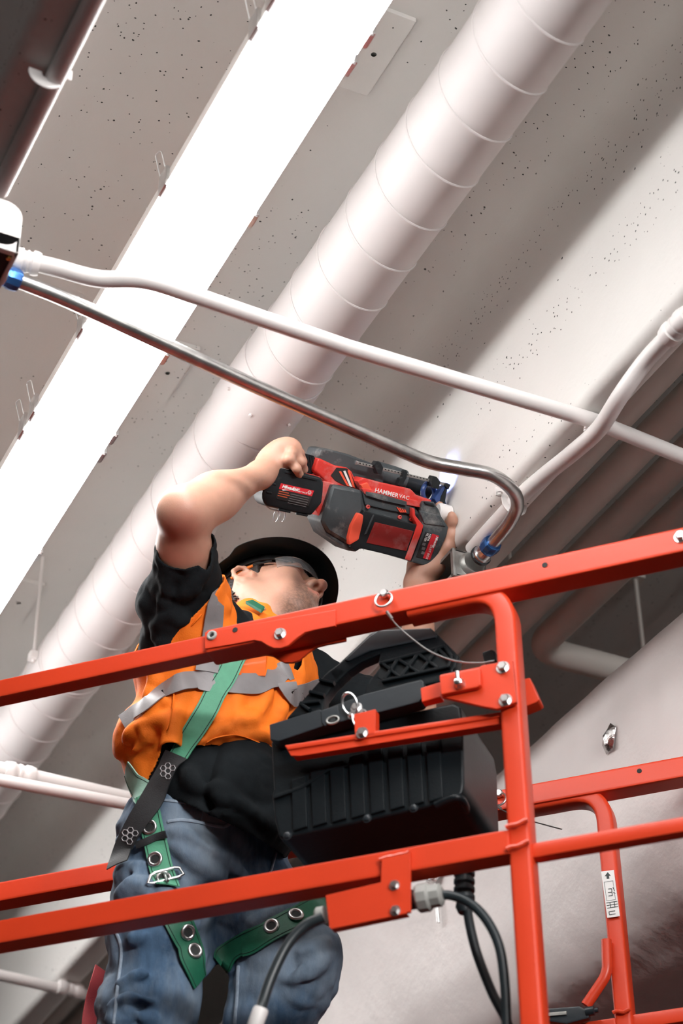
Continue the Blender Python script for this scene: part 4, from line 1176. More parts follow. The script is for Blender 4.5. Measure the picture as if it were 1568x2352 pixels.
# ================================================================== the worker
PF = np.array([0.48, -0.877, 0.0]); PF /= np.linalg.norm(PF)      # he faces along this
PL = np.array([0.877, 0.48, 0.0]); PL /= np.linalg.norm(PL)       # his left
BA = np.array([PL, PF, LZ])
J = {k: at(*v) for k, v in dict(
    pelvis=(472, 1945, 4.00), waist=(488, 1800, 4.07), chest=(512, 1620, 4.14), neck=(598, 1458, 4.23),
    rsh=(432, 1405, 4.10), lsh=(700, 1572, 4.33), rel=(420, 1178, 3.93), rwr=(598, 1090, 4.13),
    lel=(955, 1680, 4.26), lwr=(962, 1340, 4.285), rhip=(412, 1915, 3.97), lhip=(535, 2000, 4.06), rkn=(335, 2330, 3.75), lkn=(655, 2215, 3.85)).items()}
J['rank'] = np.array([*(J['rkn'][:2]+PL[:2]*-0.01-PF[:2]*0.05), DECK+0.11])
J['lank'] = np.array([*(J['lkn'][:2]-PF[:2]*0.16-PL[:2]*0.02), DECK+0.11])
px = lambda m: m*4.15/FPX                                          # one photo pixel at the worker, in metres
worker = tag(empty('person', np.array([*J['pelvis'][:2], DECK])), 'person in orange safety vest and black hard hat drilling overhead, arms raised', 'person')

M['skin'] = mat('skin', (0.50, 0.275, 0.195), 0.48, var=0.05, vscale=40, bump=0.0002, bscale=300)
_nt = M['skin'].node_tree
_b = _nt.nodes['Principled BSDF']
_va = _nt.nodes.new('ShaderNodeVertexColor'); _va.layer_name = 'tone'
_mx = _nt.nodes.new('ShaderNodeMix'); _mx.data_type = 'RGBA'; _mx.blend_type = 'MULTIPLY'; _mx.inputs['Factor'].default_value = 1
_nt.links.new(_b.inputs['Base Color'].links[0].from_socket, _mx.inputs['A']); _nt.links.new(_va.outputs['Color'], _mx.inputs['B'])
_nt.links.new(_mx.outputs['Result'], _b.inputs['Base Color'])
_b.inputs['Subsurface Weight'].default_value = 0.25
_b.inputs['Subsurface Radius'].default_value = (0.012, 0.004, 0.002)
_b.inputs['Subsurface Scale'].default_value = 0.5

# ---- head frame
HR = np.array([[0.909, 0.397, -0.13], [0.416, -0.831, 0.369], [0.038, -0.39, -0.92]])
HF, HLf, HU = [RT*HR[0, i]+UP*HR[1, i]-FW*HR[2, i] for i in range(3)]
HO = at(613, 1389, 4.33)
def H(f, l, u): return HO+HF*f+HLf*l+HU*u
HA = np.array([HF, HLf, HU])
# ---- body: head, neck, arms, hands, trunk and legs as one field
def hand_right(s):
    d = 4.16
    s.cone(J['rwr'], at(622, 1070, 4.155), 0.026, 0.026, 0.02)
    pal = [at(628, 1066, 4.155), at(652, 1046, 4.17)]
    s.ell((pal[0]+pal[1])/2+0, np.array([(pal[1]-pal[0])/np.linalg.norm(pal[1]-pal[0]), np.cross(FW, (pal[1]-pal[0])/np.linalg.norm(pal[1]-pal[0])), FW]), (0.047, 0.034, 0.024), 0.02)
    for kn in ((642, 1024, 4.19), (659, 1029, 4.168), (668, 1041, 4.15), (664, 1055, 4.138)): s.cone(at(622, 1068, 4.155), at(*kn), 0.0155, 0.0112, 0.006)
    s.chain([at(642, 1024, 4.19), at(672, 1029, 4.212), at(684, 1045, 4.235), at(676, 1060, 4.24)], [0.0120, 0.0104, 0.0096, 0.0085], 0.004)
    s.chain([at(659, 1029, 4.168), at(687, 1041, 4.182), at(694, 1060, 4.205), at(684, 1074, 4.22)], [0.0120, 0.0106, 0.0098, 0.0087], 0.004)
    s.chain([at(668, 1041, 4.15), at(691, 1060, 4.153), at(696, 1078, 4.175), at(684, 1088, 4.195)], [0.0118, 0.0104, 0.0096, 0.0085], 0.004)
    s.chain([at(664, 1055, 4.138), at(681, 1076, 4.132), at(687, 1090, 4.155), at(678, 1096, 4.175)], [0.0110, 0.0094, 0.0086, 0.0078], 0.004)
    for kn in ((641, 1021, 4.183), (659, 1026, 4.160), (670, 1039, 4.140), (665, 1054, 4.129)): s.cone(at(*kn), at(*kn), 0.0122, 0.0122, 0.005)
    s.chain([at(612, 1088, 4.165), at(616, 1106, 4.185), at(634, 1112, 4.20), at(652, 1100, 4.215)], [0.018, 0.0145, 0.0118, 0.0098], 0.014)
def hand_left(s):
    s.cone(J['lwr'], at(972, 1310, 4.295), 0.029, 0.030, 0.02)
    ax = at(992, 1262, 4.325)-at(966, 1318, 4.315); ax /= np.linalg.norm(ax)
    s.ell(at(979, 1288, 4.312), np.array([ax, np.cross(FW, ax), FW]), (0.050, 0.036, 0.023), 0.02)
    s.cone(at(980, 1312, 4.30), at(1002, 1290, 4.295), 0.021, 0.019, 0.02)
    # thumb up the near side to the nozzle
    s.chain([at(1000, 1300, 4.29), at(1029, 1260, 4.285), at(1036, 1226, 4.29), at(1031, 1198, 4.297)], [0.0175, 0.0125, 0.0120, 0.0095], 0.012)
    # fingers behind the dust box and nozzle
    s.chain([at(1000, 1262, 4.315), at(1027, 1222, 4.31), at(1039, 1196, 4.283), at(1037, 1184, 4.278)], [0.014, 0.0115, 0.0098, 0.0088], 0.010)
    s.chain([at(992, 1256, 4.325), at(1006, 1205, 4.345), at(1012, 1172, 4.335), at(1009, 1160, 4.32)], [0.014, 0.0118, 0.010, 0.009], 0.010)
    s.chain([at(980, 1254, 4.33), at(988, 1206, 4.365), at(990, 1172, 4.36), at(985, 1160, 4.345)], [0.014, 0.0115, 0.010, 0.009], 0.010)
    s.chain([at(968, 1260, 4.325), at(968, 1222, 4.365), at(968, 1194, 4.362), at(964, 1184, 4.35)], [0.0135, 0.0105, 0.0092, 0.0082], 0.010)
def nrm(v): return v/np.linalg.norm(v)
def arms():
    s = SDF()
    s.chain([J['rsh'], J['rsh']*0.45+J['rel']*0.55, J['rel']], [0.056, 0.047, 0.041], 0.03)
    ud = nrm(J['rel']-J['rsh']); fd = nrm(J['rwr']-J['rel'])
    s.ell(J['rel']*0.62+J['rsh']*0.38+UP*-0.0-RT*0.004, np.array([ud, np.cross(ud, fd), np.cross(ud, np.cross(ud, fd))]), (0.09, 0.044, 0.047), 0.03)
    s.cone(J['rel']-RT*0.012+UP*0.002, J['rel']-RT*0.006+UP*0.012, 0.034, 0.034, 0.02)          # elbow
    s.ell(J['rel']*0.70+J['rwr']*0.30, np.array([fd, np.cross(fd, ud)/np.linalg.norm(np.cross(fd, ud)), nrm(np.cross(fd, np.cross(fd, ud)))]), (0.105, 0.043, 0.045), 0.03)
    s.chain([J['rel'], J['rel']*0.6+J['rwr']*0.4, J['rwr']], [0.040, 0.039, 0.0255], 0.03)
    hand_right(s)
    s.chain([J['lsh'], J['lsh']*0.5+J['lel']*0.5, J['lel']], [0.052, 0.044, 0.040], 0.03)
    s.chain([J['lel'], J['lel']*0.62+J['lwr']*0.38, J['lwr']], [0.041, 0.041, 0.028], 0.03)
    hand_left(s)
    return s
def head():
    s = SDF()
    s.ell(H(-0.012, 0, 0.045), HA, (0.098, 0.077, 0.092), 0.03)
    s.ell(H(0.030, 0, -0.025), HA, (0.064, 0.060, 0.086), 0.04)
    s.cone(H(0.050, -0.014, -0.098), H(0.050, 0.014, -0.098), 0.028, 0.028, 0.03)
    s.cone(H(0.074, -0.010, -0.100), H(0.074, 0.010, -0.100), 0.019, 0.019, 0.025)
    for q in (-1, 1):
        s.cone(H(-0.012, q*0.054, -0.052), H(0.062, q*0.018, -0.098), 0.017, 0.019, 0.030)     # jaw line
        s.cone(H(-0.014, q*0.056, -0.010), H(-0.012, q*0.053, -0.055), 0.019, 0.018, 0.03)
        s.ell(H(0.058, q*0.044, -0.012), HA, (0.030, 0.024, 0.022), 0.025)                      # cheekbone
        s.ell(H(0.045, q*0.046, -0.050), HA, (0.032, 0.016, 0.035), 0.03)                      # cheek
    s.cone(H(0.084, -0.032, 0.036), H(0.084, 0.032, 0.036), 0.014, 0.014, 0.02)                # brow
    for q in (-1, 1): s.ell(H(0.098, q*0.033, 0.012), HA, (0.020, 0.019, 0.012), 0.014, 's')
    for q in (-1, 1): s.ell(H(0.080, q*0.032, 0.011), HA, (0.0135, 0.016, 0.0135), 0.004)      # eyelids
    s.chain([H(0.090, 0, 0.030), H(0.106, 0, 0.002), H(0.121, 0, -0.022)], [0.009, 0.0105, 0.0118], 0.012)
    s.ell(H(0.122, 0, -0.026), HA, (0.0125, 0.0120, 0.0105), 0.008)
    for q in (-1, 1): s.ell(H(0.107, q*0.0150, -0.030), HA, (0.0125, 0.0080, 0.0090), 0.007)
    s.cone(H(0.100, 0, -0.033), H(0.122, 0, -0.034), 0.005, 0.004, 0.006)
    for q in (-1, 1): s.ell(H(0.1105, q*0.0085, -0.0385), HA, (0.0085, 0.0045, 0.0085), 0.003, 's')
    s.ell(H(0.084, 0, -0.062), HA, (0.022, 0.030, 0.026), 0.02)                                # muzzle
    for q in (-1, 1):
        s.cone(H(0.1045, 0, -0.0575), H(0.090, q*0.024, -0.064), 0.0068, 0.0035, 0.006)
        s.cone(H(0.1015, 0, -0.0715), H(0.089, q*0.022, -0.0665), 0.0078, 0.0035, 0.006)
    s.chain([H(0.088, -0.024, -0.0650), H(0.1085, 0, -0.0645), H(0.088, 0.024, -0.0650)], [0.0012, 0.0016, 0.0012], 0.002)
    s.ops[-1] = ('s', s.ops[-1][1], 0.003); s.ops[-2] = ('s', s.ops[-2][1], 0.003)
    for q in (-1, 1):                                                                          # ears
        s.ell(H(-0.016, q*0.078, 0.000), np.array([nrm(HF*0.9-HU*0.25-HLf*q*0.45), nrm(HLf*q*0.9+HF*0.45), HU]), (0.019, 0.0075, 0.032), 0.010)
        rim = [H(-0.004, q*0.078, 0.016), H(-0.010, q*0.086, 0.027), H(-0.022, q*0.092, 0.029), H(-0.033, q*0.094, 0.018), H(-0.034, q*0.092, 0.000), H(-0.026, q*0.086, -0.016), H(-0.015, q*0.081, -0.028), H(-0.007, q*0.077, -0.030)]
        s.chain(rim, [0.0040, 0.0044, 0.0048, 0.0050, 0.0048, 0.0048, 0.0065, 0.0055], 0.003)
        s.ell(H(-0.013, q*0.091, 0.002), HA, (0.011, 0.010, 0.015), 0.004, 's')
        s.ell(H(-0.019, q*0.093, 0.014), HA, (0.009, 0.006, 0.008), 0.003, 's')
        s.cone(H(0.002, q*0.078, 0.002), H(0.002, q*0.0785, -0.008), 0.0062, 0.0058, 0.006)    # tragus
    s.cone(H(-0.035, 0, -0.03), J['neck'], 0.058, 0.066, 0.035)
    s.cone(H(0.018, 0, -0.085), J['neck']+PF*0.055, 0.030, 0.030, 0.05)                        # throat
    s.ell(H(0.03, 0, -0.115), HA, (0.018, 0.014, 0.02), 0.03)
    for q in (-1, 1): s.cone(H(-0.03, q*0.058, -0.035), J['neck']+PF*0.06+PL*q*0.02, 0.014, 0.014, 0.04)
    return s
def trunk():
    s = SDF()
    s.ell(J['pelvis'], BA, (0.155, 0.110, 0.13), 0.06)
    s.ell(J['waist'], BA, (0.150, 0.105, 0.15), 0.06)
    s.ell(J['chest'], BA, (0.165, 0.115, 0.17), 0.06)
    s.cone(J['rsh'], J['neck']-LZ*0.06, 0.055, 0.06, 0.06)
    s.cone(J['lsh'], J['neck']-LZ*0.06, 0.055, 0.06, 0.06)
    for q in 'rl':
        s.chain([J[q+'hip'], J[q+'kn'], J[q+'ank']], [0.082, 0.055, 0.040], 0.05)
    return s
parts_ = []
for f_, h_ in ((head(), 0.0021), (arms(), 0.0030), (trunk(), 0.0080)):
    V, Q = f_.mesh(h_, slack=0.004)
    if h_ > 0.005: V = relax(V, Q, 2)
    parts_.append((V, Q))
nV, VV, QQ = 0, [], []
for V, Q in parts_:
    VV.append(V); QQ.append(Q+nV); nV += len(V)
V, Q = np.concatenate(VV), np.concatenate(QQ)
tone = np.ones((len(V), 3))
def blush(c, r, col, w=1.0):
    d = np.linalg.norm(V-np.array(c), axis=1)
    t = np.clip(1-d/r, 0, 1)[:, None]; t = t*t*(3-2*t)*w
    tone[:] = tone*(1-t)+tone*np.array(col)*t
blush(J['rel']-UP*0.022-FW*0.03, 0.06, (0.72, 0.42, 0.40), 0.9)
blush(J['rel']*0.55+J['rsh']*0.45-FW*0.03, 0.08, (0.95, 0.66, 0.60), 0.7)
blush(H(0.125, 0, -0.03), 0.035, (1.0, 0.66, 0.58), 0.9)
for q in (-1, 1): blush(H(-0.015, q*0.085, -0.002), 0.022, (1.0, 0.62, 0.55), 0.8)
for k_ in ((652, 1030, 4.17), (664, 1040, 4.15), (684, 1032, 4.19)): blush(at(*k_), 0.03, (1.0, 0.72, 0.65), 0.8)
# stubble on jaw, chin, upper lip and throat
hl = (V-HO)@HA.T
isH = np.arange(len(V)) < len(VV[0])
b1 = np.clip((0.062-np.abs(hl[:, 1]))/0.02, 0, 1)*np.clip((-0.040-hl[:, 2]+0.25*(hl[:, 0]-0.05))/0.030, 0, 1)*np.clip((hl[:, 0]+0.005)/0.05, 0, 1)
st = b1*isH*(0.72+0.28*vnoise(V, 420, 3))
lipm = np.exp(-((hl[:, 2]+0.0645)/0.010)**2)*np.clip((hl[:, 0]-0.088)/0.006, 0, 1)*(np.abs(hl[:, 1]) < 0.026)*isH
st = st*(1-np.clip(lipm, 0, 1))
tone = tone*(1-0.80*st[:, None])*np.where(st[:, None] > 0, np.array([1.0, 1.0, 1.0]), 1)
tone = tone*(1-lipm[:, None]*np.array([0.05, 0.36, 0.34]))
body = qmesh('body', V, Q, M['skin'], worker, tone=tone)
# eyes, brows
M['eye'] = mat('eye white', (0.75, 0.72, 0.70), 0.15)
M['hair'] = mat('dark brown hair', (0.020, 0.013, 0.010), 0.45, var=0.4, vscale=120, bump=0.002, bscale=160, stretch=(1, 1, 5))
for q in (-1, 1):
    MB().lathe(H(0.070, q*0.032, 0.011), HF, [(0.0, 0.001)]+[(0.0115-0.0115*math.cos(a), 0.0115*math.sin(a)) for a in np.linspace(0.3, 2.9, 8)], 16).build('eye', M['eye'], body)
    MB().tube(spline([H(0.100, q*0.014, 0.034), H(0.098, q*0.032, 0.039), H(0.084, q*0.050, 0.034)], 5), 0.0032, 8).build('eyebrow', M['hair'], body)
# hair below the hat rim
hs_ = SDF()
hs_.ell(H(-0.020, 0, 0.050), HA, (0.100, 0.083, 0.094), 0.02)
hs_.ell(H(-0.060, 0, -0.012), HA, (0.050, 0.074, 0.066), 0.03)
for q in (-1, 1): hs_.cone(H(0.012, q*0.072, 0.035), H(0.008, q*0.0705, 0.006), 0.009, 0.006, 0.012)
hs_.fn(lambda P: 0.0035*vnoise(P, 95, 1)+0.002*vnoise(P, 210, 2), 'add')
def hcut(P):
    q = (P-HO)@HA.T
    return np.maximum.reduce([q[:, 0]-0.060+np.clip(0.03-q[:, 2], 0, 1)*0.9, -q[:, 2]-0.062, np.where(np.abs(q[:, 1]) > 0.05, 0, 0)-1])
V, Q = hs_.mesh(0.0035)
V, Q = clip_open(V, Q, hcut)
qmesh('hair', V, Q, M['hair'], worker, solid=0.002)
rs = random.Random(5)
lk = MB()
for i in range(110):
    q = -1 if i % 3 else 1
    f0, u0 = -0.030-0.055*rs.random(), -0.052+0.06*rs.random()
    l0 = q*(0.072-0.55*max(0, -f0-0.055)-0.3*max(0, -u0-0.03))
    p0 = H(f0, l0, u0); a = rs.random()*1.5
    lk.tube(spline([p0, p0-HU*0.010-HF*0.004+HLf*q*0.005, p0-HU*(0.020+0.008*rs.random())+HF*0.010*(a-0.6)+HLf*q*0.006, p0-HU*0.020+HF*0.020*(a-0.6)+HLf*q*0.002], 4), 0.0017, 5)
lo_ = lk.build('hair_locks', M['hair'], worker); lo_['kind'] = 'stuff'

# ---- clothes
M['orange'] = mat('orange vest fabric', (0.92, 0.205, 0.018), 0.7, var=0.05, vscale=30, bump=0.0005, bscale=350, spec=0.2, dirt=((0.30, 0.09, 0.02), 9, 0.62, 0.80, 0.5))
M['stripe'] = mat('grey reflective tape', (0.21, 0.20, 0.205), 0.45, var=0.06, vscale=30, bump=0.0003, bscale=200)
M['tee'] = mat('black cotton', (0.009, 0.012, 0.014), 0.9, var=0.12, vscale=40, bump=0.0005, bscale=420, spec=0.15)
M['denim'] = mat('blue denim', (0.055, 0.102, 0.172), 0.85, var=0.22, vscale=60, bump=0.0005, bscale=500, spec=0.15, stretch=(1, 1, 0.35), dirt=((0.245, 0.305, 0.365), 5.0, 0.38, 0.64, 1.0))
M['denimseam'] = mat('worn denim seam', (0.24, 0.30, 0.37), 0.85, var=0.2, vscale=90)
def folds(P, amp, sc, seed, d=None):
    """cloth folds: ridged noise stretched along direction d"""
    Q_ = P if d is None else P-np.outer(P@d, d)*0.72
    n = vnoise(Q_, sc, seed)
    m = vnoise(P, sc*0.6, seed+5)
    return amp*(1-2*np.abs(n))*(0.5+0.8*np.clip(m+0.3, 0, 1))
def ridges(sd, rows, off=0.0, k=0.018, h=0.009):
    """cloth folds laid where the photograph shows them: rows of (radius, pixels of the fold line)"""
    V, Q = sd.mesh(h)
    b = BVHTree.FromPolygons([tuple(p) for p in V], [tuple(int(i) for i in q) for q in Q])
    for r, pts in rows:
        L = [hit(b, x, y)[:2] for x, y, _ in spline([(x, y, 0) for x, y in pts], 3)]
        L = [p+n*r*off for p, n in L if p is not None]
        if len(L) > 1: sd.chain(L, [r*0.7]+[r]*(len(L)-2)+[r*0.7], k)
# jeans
jn = SDF()
jn.ell(J['pelvis']+LZ*0.01, BA, (0.172, 0.128, 0.15), 0.05)
jn.ell(J['pelvis']-PF*0.045-LZ*0.03, BA, (0.155, 0.10, 0.12), 0.05)
for q in 'rl':
    hip, kn, an = J[q+'hip'], J[q+'kn'], J[q+'ank']
    jn.chain([hip, hip*0.45+kn*0.55, kn, kn*0.4+an*0.6, an-LZ*0.02], [0.104, 0.096, 0.082 if q == 'r' else 0.084, 0.080, 0.076], 0.05)
jn.cone(J['lkn']+PF*0.025+LZ*0.01, J['lkn']+PF*0.015-LZ*0.05, 0.070, 0.066, 0.06)
ridges(jn, [(.010, [(395, 1905), (460, 1935), (540, 1990), (580, 2040)]), (.010, [(400, 1945), (470, 1990), (520, 2040)]), (.012, [(275, 2055), (310, 2040), (350, 2030)]), (.011, [(268, 2010), (300, 1995), (335, 1985)]),
            (.010, [(590, 2120), (640, 2085), (700, 2060)]), (.009, [(600, 2085), (660, 2055)]), (.012, [(258, 2310), (300, 2290), (345, 2300)]), (.011, [(262, 2262), (310, 2240), (340, 2236)]), (.012, [(250, 2348), (300, 2330), (350, 2338)]),
            (.009, [(690, 2185), (745, 2165)]), (.010, [(650, 2258), (705, 2232), (745, 2205)]), (.010, [(290, 2160), (330, 2150)]), (.009, [(330, 2090), (360, 2060), (400, 2050)])])
jn.fn(lambda P: folds(P, 0.0085, 14, 11, nrm(PL*0.8+LZ*0.5)), 'add')
jn.fn(lambda P: folds(P, 0.0050, 30, 12, nrm(PL*0.7-LZ*0.3+PF*0.4)), 'add')
jn.fn(lambda P: 0.0012*vnoise(P, 90, 13), 'add')
V, Q = jn.mesh(0.0052, slack=0.012)
wz = J['pelvis'][2]+0.115
V, Q = clip_open(V, Q, lambda P: P[:, 2]-wz-0.10*((P-J['pelvis'])@PF))
jeans = qmesh('jeans', V, Q, M['denim'], worker, solid=0.003)
JV, JQ = V, Q
# T-shirt
ts = SDF()
ts.ell(J['waist']-LZ*0.05, BA, (0.176, 0.134, 0.18), 0.06)
ts.ell(J['chest'], BA, (0.180, 0.128, 0.18), 0.06)
ts.ell(at(560, 1850, 3.96), BA, (0.13, 0.10, 0.13), 0.06)                # belly of the shirt hanging forward
ts.cone(J['lsh'], J['neck']-LZ*0.07, 0.066, 0.07, 0.06)
ts.cone(J['rsh']-LZ*0.01, J['neck']-LZ*0.07, 0.066, 0.07, 0.06)
ts.chain([at(415, 1485, 4.11), at(417, 1390, 4.08), at(428, 1272, 3.99)], [0.086, 0.074, 0.064], 0.05)
ts.chain([J['lsh'], J['lsh']*0.5+J['lel']*0.5, J['lsh']*0.3+J['lel']*0.7], [0.068, 0.056, 0.054], 0.05)
ridges(ts, [(.009, [(345, 1475), (385, 1442), (425, 1420)]), (.008, [(348, 1440), (375, 1425), (405, 1390)]), (.009, [(360, 1490), (400, 1462)]), (.008, [(385, 1335), (378, 1380), (368, 1420)]), (.008, [(480, 1290), (450, 1340), (410, 1370)]),
            (.010, [(430, 1800), (480, 1815), (560, 1850), (620, 1905)]), (.009, [(425, 1768), (460, 1800), (520, 1832)]), (.009, [(440, 1850), (520, 1880), (590, 1925)])])
ts.fn(lambda P: folds(P, 0.0075, 16, 21, nrm(PL*0.5+LZ*0.8)), 'add')
ts.fn(lambda P: folds(P, 0.0040, 34, 22), 'add')
tcut_n = nrm(nrm(J['rel']-J['rsh'])*0.8-FW*0.42)
tcut_c = tcut_n@at(420, 1322, 3.93)
h0, h1_, h2_ = at(395, 1832, 3.86), at(640, 1962, 3.95), at(430, 1880, 4.15)
hn = nrm(np.cross(h1_-h0, h2_-h0)); hn = hn if hn[2] < 0 else -hn
ld = nrm(J['lel']-J['lsh'])
def tcut(P):
    sl = np.where(np.linalg.norm(P-J['rsh'], axis=1) < 0.33, (P@tcut_n)-tcut_c, -1)
    ls = np.where(np.linalg.norm(P-J['lsh'], axis=1) < 0.42, (P-J['lsh'])@ld-0.21, -1)
    lw_ = np.where(P[:, 2] < J['waist'][2]+0.1, (P-h0)@hn, -1)
    nk = 0.072-np.linalg.norm((P-J['neck'])-np.outer((P-J['neck'])@nrm(HO-J['neck']), nrm(HO-J['neck'])), axis=1)
    nk = np.where(P[:, 2] > J['neck'][2]-0.03, nk, -1)
    return np.maximum.reduce([sl, ls, lw_, nk])
V, Q = ts.mesh(0.0048, slack=0.012)
V, Q = clip_open(V, Q, tcut)
tee = qmesh('t_shirt', V, Q, M['tee'], worker, solid=0.003)
TV, TQ = V, Q
# vest
vs_ = SDF()
vs_.ell(J['waist']+LZ*0.015, BA, (0.198, 0.152, 0.155), 0.07)
vs_.ell(J['chest'], BA, (0.196, 0.144, 0.19), 0.06)
vs_.cone(J['rsh']+PL*0.055-LZ*0.045, J['neck']-LZ*0.055, 0.070, 0.070, 0.06)
vs_.chain([at(415, 1492, 4.11), at(418, 1395, 4.08), at(422, 1340, 4.05)], [0.098, 0.086, 0.080], 0.05)
vs_.cone(J['neck']-LZ*0.06, J['neck']+nrm(HO-J['neck'])*0.035, 0.094, 0.079, 0.04)
vs_.cone(J['lsh']-PL*0.045-LZ*0.03, J['neck']-LZ*0.055, 0.072, 0.070, 0.06)
vs_.ell(at(330, 1700, 4.02), BA, (0.06, 0.06, 0.06), 0.06)              # mesh side bloused over the harness
ridges(vs_, [(.016, [(420, 1560), (408, 1620), (396, 1680), (385, 1735)]), (.010, [(330, 1640), (370, 1622), (410, 1612)]), (.014, [(286, 1705), (325, 1672), (365, 1658), (398, 1662)]), (.012, [(300, 1735), (332, 1702), (345, 1690)]),
             (.010, [(470, 1700), (540, 1668), (600, 1655)]), (.009, [(620, 1575), (600, 1625), (560, 1660)]), (.012, [(655, 1555), (650, 1595), (640, 1650)]), (.010, [(690, 1530), (684, 1590)]), (.010, [(350, 1500), (352, 1560), (340, 1600)]), (.010, [(530, 1700), (590, 1690), (640, 1700)])])
def vfold(P):
    lowb = np.clip((J['chest'][2]-0.05-P[:, 2])/0.12, 0, 1)
    return folds(P, 0.0120, 12, 31, nrm(LZ*0.9+PL*0.3))*lowb+folds(P, 0.0042, 28, 32)
vs_.fn(vfold, 'add')
hemz = at(505, 1702, 3.90)[2]
rS, rN = J['rsh'], nrm(J['rsh']-J['neck'])
ringc = J['rsh']+PL*0.02
aA, aB, aC = at(486, 1352, 4.06), at(352, 1500, 3.99), at(350, 1424, 4.24)
aN = nrm(np.cross(aB-aA, aC-aA)); aN = aN if aN@(J['rel']-J['rsh']) > 0 else -aN
def vcut(P):
    rel = (P-J['chest'])@PL
    hem = hemz-P[:, 2]-0.02*np.clip(-rel/0.15, 0, 1)-0.03*np.clip(rel/0.15, 0, 1)-0.10*np.clip(((J['waist']-P)@PF)/0.12, -0.2, 1)
    hem = np.where(P[:, 2] < J['chest'][2], hem, -1)
    lat_r = -(P-J['chest'])@PL; lat_l = -lat_r
    arm_r = np.where((P[:, 2] > J['rsh'][2]-0.20) & (lat_r > 0.02), (P-aA)@aN, -1)
    arm_l = np.where(P[:, 2] > J['lsh'][2]-0.16, lat_l-0.150-0.5*np.clip(J['lsh'][2]-0.03-P[:, 2], 0, 1), -1)
    ax = nrm(HO-J['neck'])
    q = P-J['neck']-PF*0.01
    nk = np.where(P[:, 2] > J['neck'][2]-0.10, 0.040-np.linalg.norm(q-np.outer(q@ax, ax), axis=1)+9*np.maximum(q@ax-0.022, 0), -1)
    vn = np.where((q@PF > 0.02) & (P[:, 2] > J['neck'][2]-0.16), 0.034*np.clip((P[:, 2]-J['neck'][2]+0.13)/0.12, 0, 1)-np.abs((P-J['neck'])@PL), -1)
    return np.maximum.reduce([hem, arm_r, arm_l, nk, vn])
V, Q = vs_.mesh(0.0048, slack=0.014)
V, Q = clip_open(V, Q, vcut)
vest = qmesh('safety_vest', V, Q, M['orange'], worker, solid=0.003)
VSV, VSQ = V, Q
def bvh_of(*pairs):
    vv, qq, n = [], [], 0
    for a, b in pairs:
        vv.append(a); qq.append(b+n); n += len(a)
    return BVHTree.FromPolygons([tuple(p) for p in np.concatenate(vv)], [tuple(int(i) for i in q) for q in np.concatenate(qq)])
BV = bvh_of((VSV, VSQ))
BT = bvh_of((TV, TQ))
BJ = bvh_of((JV, JQ))
BALL = bvh_of((VSV, VSQ), (TV, TQ), (JV, JQ))
def ribbon(name, bvh, pts, width, m, par, off=0.004, thick=0.0022, n=6, smooth_n=2, wid2=None):
    """webbing laid on the cloth: pts are points of its middle line in the photograph"""
    Pp = spline([(x, y, 0) for x, y in pts], n)
    L, Nn = [], []
    last = None
    for q in Pp:
        p, nn = hit(bvh, q[0], q[1], 0)
        if p is None:
            if last is None: continue
            p = at(q[0], q[1], (last-CAM)@FW); nn = Nn[-1]
        L.append(p); Nn.append(nn); last = p
    L, Nn = np.array(L), np.array(Nn)
    for _ in range(smooth_n):
        L[1:-1] = L[1:-1]*0.5+(L[:-2]+L[2:])*0.25
        Nn[1:-1] = Nn[1:-1]*0.5+(Nn[:-2]+Nn[2:])*0.25
    Nn = Nn/np.linalg.norm(Nn, axis=1)[:, None]
    vs, fs = [], []
    k = len(L)
    for i in range(k):
        t = nrm(L[min(i+1, k-1)]-L[max(i-1, 0)])
        nn = nrm(Nn[i]-t*(Nn[i]@t)); sd = np.cross(t, nn)
        w = width if wid2 is None else width+(wid2-width)*i/(k-1)
        for a, b in ((-0.5, off), (0, off+0.0015), (0.5, off), (0.5, off-thick), (0, off+0.0015-thick), (-0.5, off-thick)):
            vs.append(L[i]+sd*w*a+nn*b)
    for i in range(k-1):
        for j in range(6): fs.append((i*6+j, i*6+(j+1) % 6, (i+1)*6+(j+1) % 6, (i+1)*6+j))
    fs.append((5, 4, 3, 2, 1, 0)); fs.append(tuple((k-1)*6+j for j in range(6)))
    o = MB().add(vs, fs).build(name, m, par, smooth=60)
    return o, L, Nn
# reflective tape
def tape(pts, w, off=0.006, bvh=None):
    return ribbon('reflective_stripe', bvh or BV, pts, w, M['stripe'], vest, off=off, thick=0.002, n=8, smooth_n=3)[0]
W1 = px(48)
tape([(284, 1662), (310, 1640), (350, 1610), (395, 1578), (430, 1566), (480, 1566), (560, 1572), (610, 1568), (650, 1545), (662, 1540)], W1)
tape([(656, 1570), (668, 1600), (700, 1588), (735, 1580), (765, 1580)], W1)
tape([(502, 1332), (494, 1368), (487, 1430), (480, 1500), (474, 1545)], px(50))
# zipper, pocket, seams
M['zip'] = mat('black zipper', (0.012, 0.012, 0.012), 0.5)
ribbon('zipper', BV, [(690, 1590), (706, 1640), (720, 1700)], px(5), M['zip'], vest, off=0.004)
M['vinyl'] = mat('clear orange pocket window', (0.85, 0.16, 0.03), 0.12, coat=0.8)
pk_ = [hit(BV, x, y, 0.007) for x, y in ((553, 1500), (608, 1498), (604, 1555), (545, 1553))]
if all(p[0] is not None for p in pk_):
    MB().prism([p[0] for p in pk_], -pk_[0][1]*0.003).build('pocket_window', M['vinyl'], vest, bevel=0.001)
for pts in ([(612, 1496), (610, 1530), (604, 1556)], [(300, 1420), (330, 1450), (430, 1445), (500, 1345)], [(402, 1590), (392, 1650), (375, 1720)], [(430, 1740), (470, 1706), (530, 1688), (620, 1712)]):
    ribbon('seam', BV, pts, px(3), M['orange'], vest, off=0.0045, thick=0.003)

